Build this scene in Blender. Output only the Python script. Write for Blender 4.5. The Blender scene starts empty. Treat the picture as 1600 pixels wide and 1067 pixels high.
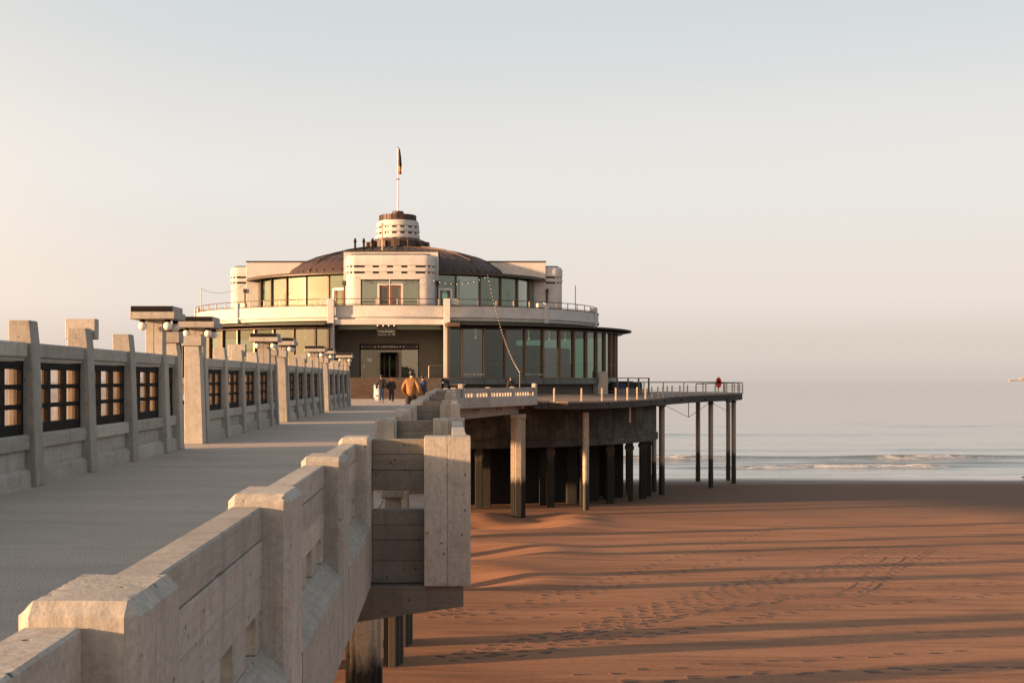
import bpy, bmesh, math, random
from mathutils import Vector, noise
R = math.radians
random.seed(7)
scene = bpy.context.scene
COL = scene.collection

# ------------------------------------------------------------------ camera
# the pier runs along +Y, its deck is z = 0, x grows to the right (towards the beach in view)
cam_d = bpy.data.cameras.new('camera')
cam_d.lens = 45.0; cam_d.sensor_width = 36.0; cam_d.sensor_fit = 'HORIZONTAL'
cam_d.shift_x = 94.0 / 1600; cam_d.shift_y = 59.5 / 1600
cam_d.clip_start = 0.05; cam_d.clip_end = 60000
cam = bpy.data.objects.new('camera', cam_d); COL.objects.link(cam)
cam.location = (0, 0, 1.5); cam.rotation_euler = (R(90), 0, 0)
scene.camera = cam

# ------------------------------------------------------------------ sky, sun, exposure
SUN_EL, SUN_AZ = R(8.5), R(19.0)          # light travels towards +X, turned 19 degrees to +Y
sdir = Vector((-math.cos(SUN_AZ) * math.cos(SUN_EL), -math.sin(SUN_AZ) * math.cos(SUN_EL), math.sin(SUN_EL)))  # towards the sun
world = bpy.data.worlds.new('World'); scene.world = world; world.use_nodes = True
wn, wl = world.node_tree.nodes, world.node_tree.links
wn.clear()
w_out = wn.new('ShaderNodeOutputWorld'); w_bg = wn.new('ShaderNodeBackground')
sky = wn.new('ShaderNodeTexSky'); sky.sky_type = 'NISHITA'; sky.sun_disc = False
sky.sun_elevation = SUN_EL; sky.sun_rotation = math.atan2(sdir.x, sdir.y)
sky.air_density = 1.0; sky.dust_density = 4.0; sky.ozone_density = 1.5
w_tc = wn.new('ShaderNodeTexCoord'); w_sep = wn.new('ShaderNodeSeparateXYZ')
wl.new(w_tc.outputs['Generated'], w_sep.inputs[0])
# thin evening haze: pale air that thickens towards the horizon and glows towards the sun
hz = wn.new('ShaderNodeValToRGB')
cr = hz.color_ramp; cr.interpolation = 'EASE'
cr.elements[0].position = 0.0; cr.elements[0].color = (0.287, 0.249, 0.224, 1)
cr.elements[1].position = 1.0; cr.elements[1].color = (0.114, 0.133, 0.152, 1)
for p, c in ((0.02, (0.312, 0.273, 0.244)), (0.065, (0.360, 0.322, 0.292)), (0.15, (0.355, 0.339, 0.322)), (0.29, (0.282, 0.296, 0.300))):
    e = cr.elements.new(p); e.color = (*c, 1)
wl.new(w_sep.outputs['Z'], hz.inputs['Fac'])
dot = wn.new('ShaderNodeVectorMath'); dot.operation = 'DOT_PRODUCT'
dot.inputs[1].default_value = tuple(Vector((sdir.x, sdir.y, 0.06)).normalized())
wl.new(w_tc.outputs['Generated'], dot.inputs[0])
gl = wn.new('ShaderNodeMapRange'); gl.interpolation_type = 'SMOOTHSTEP'
gl.inputs['From Min'].default_value = -0.45; gl.inputs['From Max'].default_value = 1.0
gl.inputs['To Min'].default_value = 0.0; gl.inputs['To Max'].default_value = 1.0
wl.new(dot.outputs['Value'], gl.inputs['Value'])
glow = wn.new('ShaderNodeMix'); glow.data_type = 'RGBA'; glow.blend_type = 'ADD'; glow.inputs[0].default_value = 1.0
gcol = wn.new('ShaderNodeMix'); gcol.data_type = 'RGBA'; gcol.blend_type = 'MIX'
gcol.inputs[6].default_value = (0, 0, 0, 1); gcol.inputs[7].default_value = (1.9, 1.0, 0.34, 1)
gp = wn.new('ShaderNodeMath'); gp.operation = 'POWER'; gp.inputs[1].default_value = 2.5; wl.new(gl.outputs[0], gp.inputs[0])
low = wn.new('ShaderNodeMapRange'); low.inputs['From Min'].default_value = 0.0; low.inputs['From Max'].default_value = 0.55; low.inputs['To Min'].default_value = 1.0; low.inputs['To Max'].default_value = 0.0
wl.new(w_sep.outputs['Z'], low.inputs['Value'])
gm = wn.new('ShaderNodeMath'); gm.operation = 'MULTIPLY'; wl.new(gp.outputs[0], gm.inputs[0]); wl.new(low.outputs[0], gm.inputs[1])
wl.new(gm.outputs[0], gcol.inputs[0])
wl.new(hz.outputs[0], glow.inputs[6]); wl.new(gcol.outputs[2], glow.inputs[7])
skys = wn.new('ShaderNodeMix'); skys.data_type = 'RGBA'; skys.blend_type = 'MULTIPLY'; skys.inputs[0].default_value = 1.0
skys.inputs[7].default_value = (0.05, 0.05, 0.05, 1)
wl.new(sky.outputs[0], skys.inputs[6])
air = wn.new('ShaderNodeMix'); air.data_type = 'RGBA'; air.inputs[0].default_value = 0.85
wl.new(skys.outputs[2], air.inputs[6]); wl.new(glow.outputs[2], air.inputs[7])
hm_ = wn.new('ShaderNodeMapping'); hm_.inputs['Scale'].default_value = (1.2, 1.2, 14); wl.new(w_tc.outputs['Generated'], hm_.inputs[0])
hn = wn.new('ShaderNodeTexNoise'); hn.inputs['Scale'].default_value = 1.3; hn.inputs['Detail'].default_value = 4; hn.inputs['Roughness'].default_value = .5; wl.new(hm_.outputs[0], hn.inputs['Vector'])
hr2 = wn.new('ShaderNodeMapRange'); wl.new(hn.outputs['Fac'], hr2.inputs['Value']); hr2.inputs['From Min'].default_value = .3; hr2.inputs['From Max'].default_value = .7; hr2.inputs['To Min'].default_value = .992; hr2.inputs['To Max'].default_value = 1.012
hx = wn.new('ShaderNodeMix'); hx.data_type = 'RGBA'; hx.blend_type = 'MULTIPLY'; hx.inputs[0].default_value = 1.0; wl.new(air.outputs[2], hx.inputs[6]); wl.new(hr2.outputs[0], hx.inputs[7])
wl.new(hx.outputs[2], w_bg.inputs[0]); w_bg.inputs[1].default_value = 1.0
wl.new(w_bg.outputs[0], w_out.inputs[0])

sun_d = bpy.data.lights.new('sun', 'SUN'); sun_d.energy = 5.0; sun_d.angle = R(1.9); sun_d.color = (1.0, 0.56, 0.28)
sun = bpy.data.objects.new('sun', sun_d); COL.objects.link(sun)
sun.rotation_euler = (-sdir).to_track_quat('-Z', 'Y').to_euler(); sun.location = (-40, -20, 30)

vs = scene.view_settings
vs.view_transform = 'Standard'; vs.look = 'None'; vs.exposure = 1.4; vs.gamma = 1.0; vs.use_curve_mapping = False
scene.render.engine = 'CYCLES'
scene.cycles.use_denoising = True
scene.cycles.max_bounces = 8; scene.cycles.transparent_max_bounces = 24
scene.cycles.diffuse_bounces = 3; scene.cycles.glossy_bounces = 3
scene.cycles.caustics_reflective = False; scene.cycles.caustics_refractive = False

# ------------------------------------------------------------------ materials
def new_mat(name):
    m = bpy.data.materials.new(name); m.use_nodes = True
    n = m.node_tree.nodes; l = m.node_tree.links
    return m, n, l, n['Principled BSDF']
def pos_map(n, l, scale):
    g = n.new('ShaderNodeNewGeometry'); mp = n.new('ShaderNodeMapping'); mp.inputs['Scale'].default_value = scale
    l.new(g.outputs['Position'], mp.inputs['Vector']); return mp.outputs[0]
def tex_noise(n, l, vec, scale, detail=4, rough=0.55, dist=0.0):
    t = n.new('ShaderNodeTexNoise'); t.inputs['Scale'].default_value = scale; t.inputs['Detail'].default_value = detail
    t.inputs['Roughness'].default_value = rough; t.inputs['Distortion'].default_value = dist
    if vec is not None: l.new(vec, t.inputs['Vector'])
    return t.outputs['Fac']
def ramp(n, l, fac, stops):
    r = n.new('ShaderNodeValToRGB'); e = r.color_ramp.elements
    while len(e) < len(stops): e.new(0.5)
    for k, (p, c) in enumerate(stops):
        e[k].position = p; e[k].color = (*c, 1) if len(c) == 3 else c
    l.new(fac, r.inputs[0]); return r.outputs[0]
def mixc(n, l, fac, a, b, mode='MIX'):
    m = n.new('ShaderNodeMix'); m.data_type = 'RGBA'; m.blend_type = mode
    for s, v in ((0, fac), (6, a), (7, b)):
        if hasattr(v, 'is_linked'): l.new(v, m.inputs[s])
        elif isinstance(v, (int, float)): m.inputs[s].default_value = v
        else: m.inputs[s].default_value = (*v, 1) if len(v) == 3 else v
    return m.outputs[2]
def bump(n, l, h, strength, dist, prev=None):
    b = n.new('ShaderNodeBump'); b.inputs['Strength'].default_value = strength; b.inputs['Distance'].default_value = dist
    l.new(h, b.inputs['Height'])
    if prev is not None: l.new(prev, b.inputs['Normal'])
    return b.outputs[0]
def g3(v): return (v, v, v)

def concrete(name, col, grain='h', dark=0.62, pits=1.0, stain=0.5, warm=(1.03, 0.99, 0.94)):
    m, n, l, p = new_mat(name)
    v1 = pos_map(n, l, (1, 1, 1))
    big = tex_noise(n, l, v1, 0.9, 5, 0.6, 0.6)
    gv = pos_map(n, l, (1.3, 1.3, 26) if grain == 'h' else (26, 26, 1.3))
    gr = tex_noise(n, l, gv, 1.6, 5, 0.6, 0.3)
    stv = pos_map(n, l, (5, 5, 0.35)); st = tex_noise(n, l, stv, 1.4, 4, 0.6)
    fine = tex_noise(n, l, v1, 38, 4, 0.7)
    mott = tex_noise(n, l, v1, 5.5, 6, 0.7, 0.8)
    c_d = tuple(c * dark for c in col); c_l = tuple(min(1, c * k * 1.13) for c, k in zip(col, warm))
    c = ramp(n, l, big, [(0.28, tuple(x * 0.84 for x in col)), (0.5, col), (0.72, c_l)])
    c = mixc(n, l, ramp(n, l, gr, [(0.44, g3(0.0)), (0.72, g3(0.42))]), c, c_d)
    c = mixc(n, l, ramp(n, l, st, [(0.52, g3(0.0)), (0.78, g3(stain))]), c, c_d)
    c = mixc(n, l, ramp(n, l, fine, [(0.36, g3(0.45 if pits else 0.2)), (0.58, g3(0.0))]), c, tuple(x * 0.55 for x in col))
    c = mixc(n, l, ramp(n, l, mott, [(0.50, g3(0.0)), (0.68, g3(0.72 if pits else 0.35))]), c, tuple(x * k for x, k in zip(col, (0.64, 0.60, 0.56))))
    vo = n.new('ShaderNodeTexVoronoi'); vo.inputs['Scale'].default_value = 10.5; l.new(v1, vo.inputs['Vector'])
    vmask = tex_noise(n, l, v1, 5.0, 2)
    pit = n.new('ShaderNodeMath'); pit.operation = 'MULTIPLY'
    l.new(ramp(n, l, vo.outputs['Distance'], [(0.05, g3(1)), (0.125, g3(0))]), pit.inputs[0])
    l.new(ramp(n, l, vmask, [(0.43, g3(0)), (0.48, g3(pits))]), pit.inputs[1])
    c = mixc(n, l, pit.outputs[0], c, tuple(x * 0.22 for x in col))
    oi = n.new('ShaderNodeObjectInfo'); tv = n.new('ShaderNodeMapRange'); l.new(oi.outputs['Random'], tv.inputs['Value']); tv.inputs['To Min'].default_value = 0.80; tv.inputs['To Max'].default_value = 1.12
    if pits: c = mixc(n, l, 1.0, c, tv.outputs[0], 'MULTIPLY')
    l.new(c, p.inputs['Base Color']); p.inputs['Roughness'].default_value = 0.88
    nb = bump(n, l, gr, 0.3, 0.006); nb = bump(n, l, mott, 0.3, 0.01, nb); nb = bump(n, l, fine, 0.45, 0.004, nb)
    inv = n.new('ShaderNodeMath'); inv.operation = 'SUBTRACT'; inv.inputs[0].default_value = 1.0; l.new(pit.outputs[0], inv.inputs[1])
    nb = bump(n, l, inv.outputs[0], 0.8, 0.012, nb)
    l.new(nb, p.inputs['Normal'])
    return m
def algae(m, level, fade=0.5):
    """dark weed grown on the foot of a pile up to the tide mark"""
    n, l = m.node_tree.nodes, m.node_tree.links; p = n['Principled BSDF']
    src = p.inputs['Base Color'].links[0].from_socket
    g = n.new('ShaderNodeNewGeometry'); s = n.new('ShaderNodeSeparateXYZ'); l.new(g.outputs['Position'], s.inputs[0])
    nz = tex_noise(n, l, pos_map(n, l, (3, 3, 0.8)), 1.5, 4, 0.7)
    a = n.new('ShaderNodeMath'); a.operation = 'MULTIPLY_ADD'; l.new(nz, a.inputs[0]); a.inputs[1].default_value = 1.4; l.new(s.outputs['Z'], a.inputs[2])
    mr = n.new('ShaderNodeMapRange'); l.new(a.outputs[0], mr.inputs['Value'])
    mr.inputs['From Min'].default_value = level + 0.55; mr.inputs['From Max'].default_value = level + 0.55 + fade
    mr.inputs['To Min'].default_value = 1.0; mr.inputs['To Max'].default_value = 0.0
    c = mixc(n, l, mr.outputs[0], src, (0.014, 0.013, 0.010))
    l.new(c, p.inputs['Base Color']); return m
def plain(name, col, rough=0.6, metal=0.0, var=0.2, scale=3.0, bumpk=0.0):
    m, n, l, p = new_mat(name)
    f = tex_noise(n, l, pos_map(n, l, (1, 1, 1)), scale, 5, 0.6)
    c = ramp(n, l, f, [(0.25, tuple(x * (1 - var) for x in col)), (0.75, tuple(min(1, x * (1 + var)) for x in col))])
    l.new(c, p.inputs['Base Color']); p.inputs['Roughness'].default_value = rough; p.inputs['Metallic'].default_value = metal
    if bumpk: l.new(bump(n, l, tex_noise(n, l, pos_map(n, l, (1, 1, 1)), scale * 14, 4), bumpk, 0.01), p.inputs['Normal'])
    return m
def glow_mat(name, col, strength):
    m, n, l, p = new_mat(name)
    p.inputs['Base Color'].default_value = (*col, 1); p.inputs['Emission Color'].default_value = (*col, 1); p.inputs['Emission Strength'].default_value = strength
    return m
def glass(name, tint, refl=0.06, dirt=0.0, rough=0.02, dirtcol=(0.5, 0.45, 0.38), gain=1.0):
    m = bpy.data.materials.new(name); m.use_nodes = True; n = m.node_tree.nodes; l = m.node_tree.links; n.clear()
    o = n.new('ShaderNodeOutputMaterial'); tr = n.new('ShaderNodeBsdfTransparent'); tr.inputs[0].default_value = (*tint, 1)
    gl_ = n.new('ShaderNodeBsdfGlossy'); gl_.inputs['Roughness'].default_value = rough
    wob = n.new('ShaderNodeBump'); wob.inputs['Strength'].default_value = 0.12; wob.inputs['Distance'].default_value = 0.02
    l.new(tex_noise(n, l, pos_map(n, l, (1, 1, 1)), 0.7, 2), wob.inputs['Height']); l.new(wob.outputs[0], gl_.inputs['Normal'])
    fr = n.new('ShaderNodeLayerWeight'); fr.inputs[0].default_value = 0.5
    fp5 = n.new('ShaderNodeMath'); fp5.operation = 'POWER'; fp5.inputs[1].default_value = 4.0; l.new(fr.outputs['Facing'], fp5.inputs[0])
    ad = n.new('ShaderNodeMath'); ad.operation = 'MULTIPLY_ADD'; ad.use_clamp = True; ad.inputs[1].default_value = gain; ad.inputs[2].default_value = refl; l.new(fp5.outputs[0], ad.inputs[0])
    oi = n.new('ShaderNodeObjectInfo'); rv = n.new('ShaderNodeMath'); rv.operation = 'MULTIPLY_ADD'; l.new(oi.outputs['Random'], rv.inputs[0]); rv.inputs[1].default_value = refl * .8; rv.inputs[2].default_value = refl * .6; l.new(rv.outputs[0], ad.inputs[2])
    mx = n.new('ShaderNodeMixShader'); l.new(ad.outputs[0], mx.inputs[0]); l.new(tr.outputs[0], mx.inputs[1]); l.new(gl_.outputs[0], mx.inputs[2])
    last = mx.outputs[0]
    if dirt:
        df = n.new('ShaderNodeBsdfDiffuse'); df.inputs[0].default_value = (*dirtcol, 1)
        tl = n.new('ShaderNodeBsdfTranslucent'); tl.inputs[0].default_value = (*dirtcol, 1)
        h = n.new('ShaderNodeMixShader'); h.inputs[0].default_value = 0.5; l.new(df.outputs[0], h.inputs[1]); l.new(tl.outputs[0], h.inputs[2])
        dn = tex_noise(n, l, pos_map(n, l, (1, 1, 1)), 4, 4); dr = ramp(n, l, dn, [(0.3, g3(dirt * 0.6)), (0.7, g3(dirt * 1.4))])
        m2 = n.new('ShaderNodeMixShader'); l.new(dr, m2.inputs[0]); l.new(last, m2.inputs[1]); l.new(h.outputs[0], m2.inputs[2]); last = m2.outputs[0]
    l.new(last, o.inputs[0]); return m

CB = (0.405, 0.388, 0.355)
M = {}
M['con_h'] = concrete('board marked concrete, level grain', CB, 'h', dark=0.52, stain=0.7)
M['con_v'] = concrete('board marked concrete, upright grain', CB, 'v', dark=0.52, stain=0.7)
M['con_dark'] = concrete('bay concrete with painted shade', (0.20, 0.188, 0.168), 'h', dark=0.45, stain=0.6)  # darker copy of the concrete: shade on the bay faces is in the colour
M['con_girder'] = concrete('girder concrete', (0.34, 0.30, 0.25), 'h', stain=0.4)
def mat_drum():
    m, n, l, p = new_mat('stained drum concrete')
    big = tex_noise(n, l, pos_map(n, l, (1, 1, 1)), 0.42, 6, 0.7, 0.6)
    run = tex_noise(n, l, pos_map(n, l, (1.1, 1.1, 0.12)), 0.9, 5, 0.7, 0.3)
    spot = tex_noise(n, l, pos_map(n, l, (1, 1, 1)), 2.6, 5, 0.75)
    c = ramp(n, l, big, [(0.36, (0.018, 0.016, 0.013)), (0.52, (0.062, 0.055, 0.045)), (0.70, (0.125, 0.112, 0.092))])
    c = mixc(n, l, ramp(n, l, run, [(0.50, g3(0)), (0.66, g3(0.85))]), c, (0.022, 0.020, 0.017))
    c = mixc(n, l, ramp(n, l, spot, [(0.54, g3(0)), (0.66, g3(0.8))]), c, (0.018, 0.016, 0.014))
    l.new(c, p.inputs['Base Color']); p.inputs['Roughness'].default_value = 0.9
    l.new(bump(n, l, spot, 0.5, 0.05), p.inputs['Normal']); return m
M['con_base'] = mat_drum()
M['con_pile'] = algae(concrete('pile concrete', (0.36, 0.31, 0.25), 'v', stain=0.3), -5.9)
M['con_pile_near'] = algae(concrete('near pile concrete', (0.36, 0.31, 0.25), 'v', stain=0.3), -3.35)
M['con_pile_dark'] = algae(concrete('pile concrete darkened for shade', (0.06, 0.05, 0.042), 'v', stain=0.8), -5.0)  # base darkened to carry the shade under pier and drum
M['con_pile_black'] = plain('pile black for under drum shade', (0.016, 0.014, 0.012), 0.9, 0, 0.4, 3)  # near black: the dark under the drum is put into the colour
M['steel_pile'] = algae(plain('rusty painted steel', (0.30, 0.25, 0.20), 0.55, 0.2, 0.35, 4.0), -6.6)
M['plaster'] = concrete('white plaster', (0.53, 0.525, 0.52), 'v', dark=0.78, pits=0.0, stain=0.35)
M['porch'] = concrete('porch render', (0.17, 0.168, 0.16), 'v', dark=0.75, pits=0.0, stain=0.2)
M['black'] = plain('black painted wood', (0.011, 0.010, 0.010), 0.8, 0, 0.3, 12, 0.2)
M['black'].node_tree.nodes['Principled BSDF'].inputs['Specular IOR Level'].default_value = 0.15
M['roof'] = plain('dark roof felt', (0.045, 0.040, 0.037), 0.8, 0, 0.3, 4)
M['copper'] = plain('brown weathered copper', (0.066, 0.040, 0.034), 0.6, 0.3, 0.14, 1.2)
M['bronze'] = plain('bronze mullion', (0.11, 0.085, 0.065), 0.4, 0.5, 0.2)
M['plinth'] = plain('blue grey cladding', (0.085, 0.10, 0.105), 0.4, 0.4, 0.2, 1.5)
M['dark_wall'] = plain('dark stained boarding', (0.055, 0.046, 0.040), 0.8, 0, 0.4, 3)
M['rail'] = plain('brown handrail', (0.10, 0.062, 0.042), 0.45, 0.2, 0.25)
M['galv'] = plain('weathered timber post', (0.44, 0.36, 0.27), 0.5, 0.0, 0.2)
M['steel'] = plain('dull steel', (0.16, 0.145, 0.13), 0.5, 0.6, 0.2)
M['white'] = plain('white paint', (0.74, 0.72, 0.69), 0.5, 0, 0.06)
M['globe'] = plain('opal glass', (0.80, 0.74, 0.68), 0.22, 0, 0.04)
M['door_wood'] = plain('brown varnished wood', (0.16, 0.065, 0.035), 0.4, 0, 0.3, 6)
M['inside'] = plain('green gallery wall', (0.21, 0.29, 0.235), 0.8, 0, 0.1)
M['inside_white'] = plain('white gallery panel', (0.62, 0.68, 0.62), 0.7, 0, 0.05)
M['inside_dark'] = plain('dark gallery floor', (0.035, 0.045, 0.04), 0.6, 0, 0.2)
M['picture'] = plain('dark picture', (0.06, 0.075, 0.07), 0.5, 0, 0.5, 2)
M['terrace'] = plain('grey terrace planks', (0.20, 0.155, 0.13), 0.75, 0, 0.25, 1.4, 0.2)
M['beam'] = plain('tarred beam', (0.035, 0.030, 0.027), 0.8, 0, 0.4, 3)
M['stone'] = plain('brown stone tread', (0.065, 0.042, 0.033), 0.45, 0, 0.5, 2.5, 0.2)
M['tread'] = plain('worn stone edge', (0.095, 0.062, 0.046), 0.5, 0, 0.6, 1.2)
M['glass'] = glass('green tinted pane', (0.28, 0.43, 0.36), 0.12, gain=0.9)
M['glass_up'] = glass('light green pane', (0.58, 0.76, 0.62), 0.21, gain=1.0)
M['pane'] = glass('salt dulled pane', (0.90, 0.86, 0.82), 0.02, 0.05, dirtcol=(0.75, 0.6, 0.48))
M['bulb'] = glow_mat('lit bulb', (1.0, 0.62, 0.30), 1.3)
M['amber'] = glow_mat('amber lamp', (1.0, 0.42, 0.08), 0.9)
M['red'] = plain('red ring paint', (0.55, 0.035, 0.025), 0.4, 0, 0.12)
M['cable'] = plain('black cable', (0.02, 0.018, 0.016), 0.6)
M['letters'] = plain('white lettering', (0.75, 0.72, 0.68), 0.5, 0, 0.03)
M['letters_grey'] = plain('grey lettering', (0.42, 0.46, 0.43), 0.5, 0, 0.03)
M['board_black'] = plain('black sign board', (0.012, 0.011, 0.011), 0.4, 0, 0.2)
M['skin'] = plain('skin', (0.52, 0.30, 0.21), 0.5, 0, 0.06)
M['cloth_black'] = plain('black jacket cloth', (0.018, 0.016, 0.018), 0.85, 0, 0.2, 20)
M['cloth_navy'] = plain('navy coat cloth', (0.020, 0.035, 0.075), 0.85, 0, 0.2, 20)
M['denim'] = plain('blue denim', (0.055, 0.10, 0.19), 0.85, 0, 0.25, 12)
M['puffer'] = plain('ochre quilted cloth', (0.19, 0.085, 0.02), 0.6, 0, 0.15, 9)
M['hair_dark'] = plain('dark hair', (0.016, 0.011, 0.009), 0.5)
M['hair_red'] = plain('copper hair', (0.42, 0.13, 0.03), 0.5)
M['shoe_white'] = plain('white shoe', (0.7, 0.66, 0.6), 0.5)
M['shoe_dark'] = plain('dark shoe', (0.03, 0.022, 0.018), 0.5)
M['hull'] = plain('ship paint paled for haze', (0.33, 0.32, 0.32), 0.8, 0, 0.05, 0.01)  # distance haze painted into the hull colour
M['feather'] = plain('grey gull feather', (0.5, 0.5, 0.5), 0.7)

def mat_asphalt():
    m, n, l, p = new_mat('fine gravel asphalt')
    v = pos_map(n, l, (1, 1, 1))
    big = tex_noise(n, l, pos_map(n, l, (0.5, 1.6, 1)), 0.55, 5, 0.6, 0.8)
    fine = tex_noise(n, l, v, 62, 3, 0.8)
    mid = tex_noise(n, l, pos_map(n, l, (0.8, 3.0, 1)), 3.0, 4, 0.65)
    c = ramp(n, l, big, [(0.3, (0.40, 0.335, 0.285)), (0.7, (0.54, 0.455, 0.385))])
    c = mixc(n, l, ramp(n, l, mid, [(0.35, g3(0)), (0.75, g3(0.35))]), c, (0.29, 0.25, 0.22))
    c = mixc(n, l, ramp(n, l, fine, [(0.38, g3(0.75)), (0.52, g3(0))]), c, (0.07, 0.06, 0.054))
    c = mixc(n, l, ramp(n, l, fine, [(0.54, g3(0)), (0.66, g3(0.8))]), c, (0.52, 0.46, 0.40))
    l.new(c, p.inputs['Base Color']); p.inputs['Roughness'].default_value = 0.85
    l.new(bump(n, l, fine, 0.6, 0.006, bump(n, l, mid, 0.3, 0.01)), p.inputs['Normal']); return m
M['asphalt'] = mat_asphalt()

def mat_sand():
    m, n, l, p = new_mat('beach sand')
    g = n.new('ShaderNodeNewGeometry'); s = n.new('ShaderNodeSeparateXYZ'); l.new(g.outputs['Position'], s.inputs[0])
    big = tex_noise(n, l, pos_map(n, l, (0.35, 1, 1)), 0.22, 6, 0.62, 0.7)
    streak = tex_noise(n, l, pos_map(n, l, (0.22, 1.6, 1)), 0.8, 6, 0.66, 0.6)
    fine = tex_noise(n, l, pos_map(n, l, (1, 1, 1)), 9.0, 6, 0.72)
    c = ramp(n, l, big, [(0.30, (0.27, 0.137, 0.08)), (0.55, (0.37, 0.193, 0.114)), (0.75, (0.43, 0.232, 0.14))])
    c = mixc(n, l, ramp(n, l, streak, [(0.47, g3(0)), (0.70, g3(0.75))]), c, (0.12, 0.066, 0.046))
    c = mixc(n, l, ramp(n, l, fine, [(0.35, g3(0.35)), (0.6, g3(0))]), c, (0.11, 0.064, 0.046))
    # damp sand towards the water
    a = n.new('ShaderNodeMath'); a.operation = 'MULTIPLY_ADD'; l.new(big, a.inputs[0]); a.inputs[1].default_value = 22.0; l.new(s.outputs['Y'], a.inputs[2])
    wet = n.new('ShaderNodeMapRange'); wet.interpolation_type = 'SMOOTHSTEP'; l.new(a.outputs[0], wet.inputs['Value'])
    wet.inputs['From Min'].default_value = 92; wet.inputs['From Max'].default_value = 122
    c = mixc(n, l, wet.outputs[0], c, mixc(n, l, 0.5, (0.15, 0.09, 0.064), (0.18, 0.108, 0.076)))
    l.new(c, p.inputs['Base Color'])
    rr = n.new('ShaderNodeMapRange'); l.new(wet.outputs[0], rr.inputs['Value']); rr.inputs['To Min'].default_value = 0.95; rr.inputs['To Max'].default_value = 0.9
    film = n.new('ShaderNodeMapRange'); film.interpolation_type = 'SMOOTHSTEP'; fa_ = n.new('ShaderNodeMath'); fa_.operation = 'MULTIPLY_ADD'; l.new(tex_noise(n, l, pos_map(n, l, (0.3, 1, 1)), 0.12, 4, 0.6), fa_.inputs[0]); fa_.inputs[1].default_value = 0.16; l.new(s.outputs['Z'], fa_.inputs[2]); l.new(fa_.outputs[0], film.inputs['Value'])
    film.inputs['From Min'].default_value = WATER + .06; film.inputs['From Max'].default_value = WATER + .30; film.inputs['To Min'].default_value = 1.0; film.inputs['To Max'].default_value = 0.0
    fr_ = n.new('ShaderNodeMix'); l.new(film.outputs[0], fr_.inputs[0]); l.new(rr.outputs[0], fr_.inputs[2]); fr_.inputs[3].default_value = 0.08
    l.new(fr_.outputs[0], p.inputs['Roughness'])
    fs_ = n.new('ShaderNodeMapRange'); l.new(film.outputs[0], fs_.inputs['Value']); fs_.inputs['To Min'].default_value = 0.10; fs_.inputs['To Max'].default_value = 0.8
    l.new(fs_.outputs[0], p.inputs['Specular IOR Level'])
    rip = tex_noise(n, l, pos_map(n, l, (0.5, 1.5, 1)), 2.2, 4, 0.6, 0.5)
    nb = bump(n, l, streak, 0.43, 0.03); nb = bump(n, l, rip, 0.43, 0.014, nb); nb = bump(n, l, fine, 0.5, 0.014, nb)
    inv = n.new('ShaderNodeMath'); inv.operation = 'SUBTRACT'; inv.inputs[0].default_value = 1.0; l.new(film.outputs[0], inv.inputs[1])
    for nd in n:
        if nd.type == 'BUMP' and nd.inputs['Strength'].default_value > .42:
            k_ = n.new('ShaderNodeMath'); k_.operation = 'MULTIPLY'; k_.inputs[1].default_value = nd.inputs['Strength'].default_value; l.new(inv.outputs[0], k_.inputs[0]); l.new(k_.outputs[0], nd.inputs['Strength'])
    l.new(nb, p.inputs['Normal']); return m
WATER = -9.9
M['sand'] = mat_sand()
M['print_shade'] = plain('trodden sand with painted shade', (0.045, 0.024, 0.018), 0.85, 0, 0.3, 8)  # dark fill stands for the shade inside the footprints

def mat_sea():
    m, n, l, p = new_mat('calm sea')
    p.inputs['Base Color'].default_value = (0.10, 0.115, 0.115, 1); p.inputs['Roughness'].default_value = 0.10; p.inputs['IOR'].default_value = 1.34
    w1 = tex_noise(n, l, pos_map(n, l, (0.18, 0.9, 1)), 0.55, 4, 0.55, 0.4)
    w2 = tex_noise(n, l, pos_map(n, l, (0.03, 0.12, 1)), 0.7, 4, 0.6, 0.4)
    nb = bump(n, l, w1, 0.45, 0.08); nb = bump(n, l, w2, 0.4, 0.35, nb)
    l.new(nb, p.inputs['Normal'])
    at = n.new('ShaderNodeAttribute'); at.attribute_name = 'foam'
    fz = tex_noise(n, l, pos_map(n, l, (0.35, 1.3, 2)), 1.3, 6, 0.75, 0.5)
    ad = n.new('ShaderNodeMath'); ad.operation = 'ADD'; l.new(at.outputs['Fac'], ad.inputs[0]); l.new(fz, ad.inputs[1])
    fm = ramp(n, l, ad.outputs[0], [(0.0, g3(0)), (0.86, g3(0)), (1.0, g3(0.9))])
    l.new(mixc(n, l, fm, (0.10, 0.115, 0.115), (0.68, 0.66, 0.65)), p.inputs['Base Color'])
    rr = n.new('ShaderNodeMapRange'); l.new(fm, rr.inputs['Value']); rr.inputs['To Min'].default_value = 0.10; rr.inputs['To Max'].default_value = 0.7
    l.new(rr.outputs[0], p.inputs['Roughness']); return m
M['sea'] = mat_sea()

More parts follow.
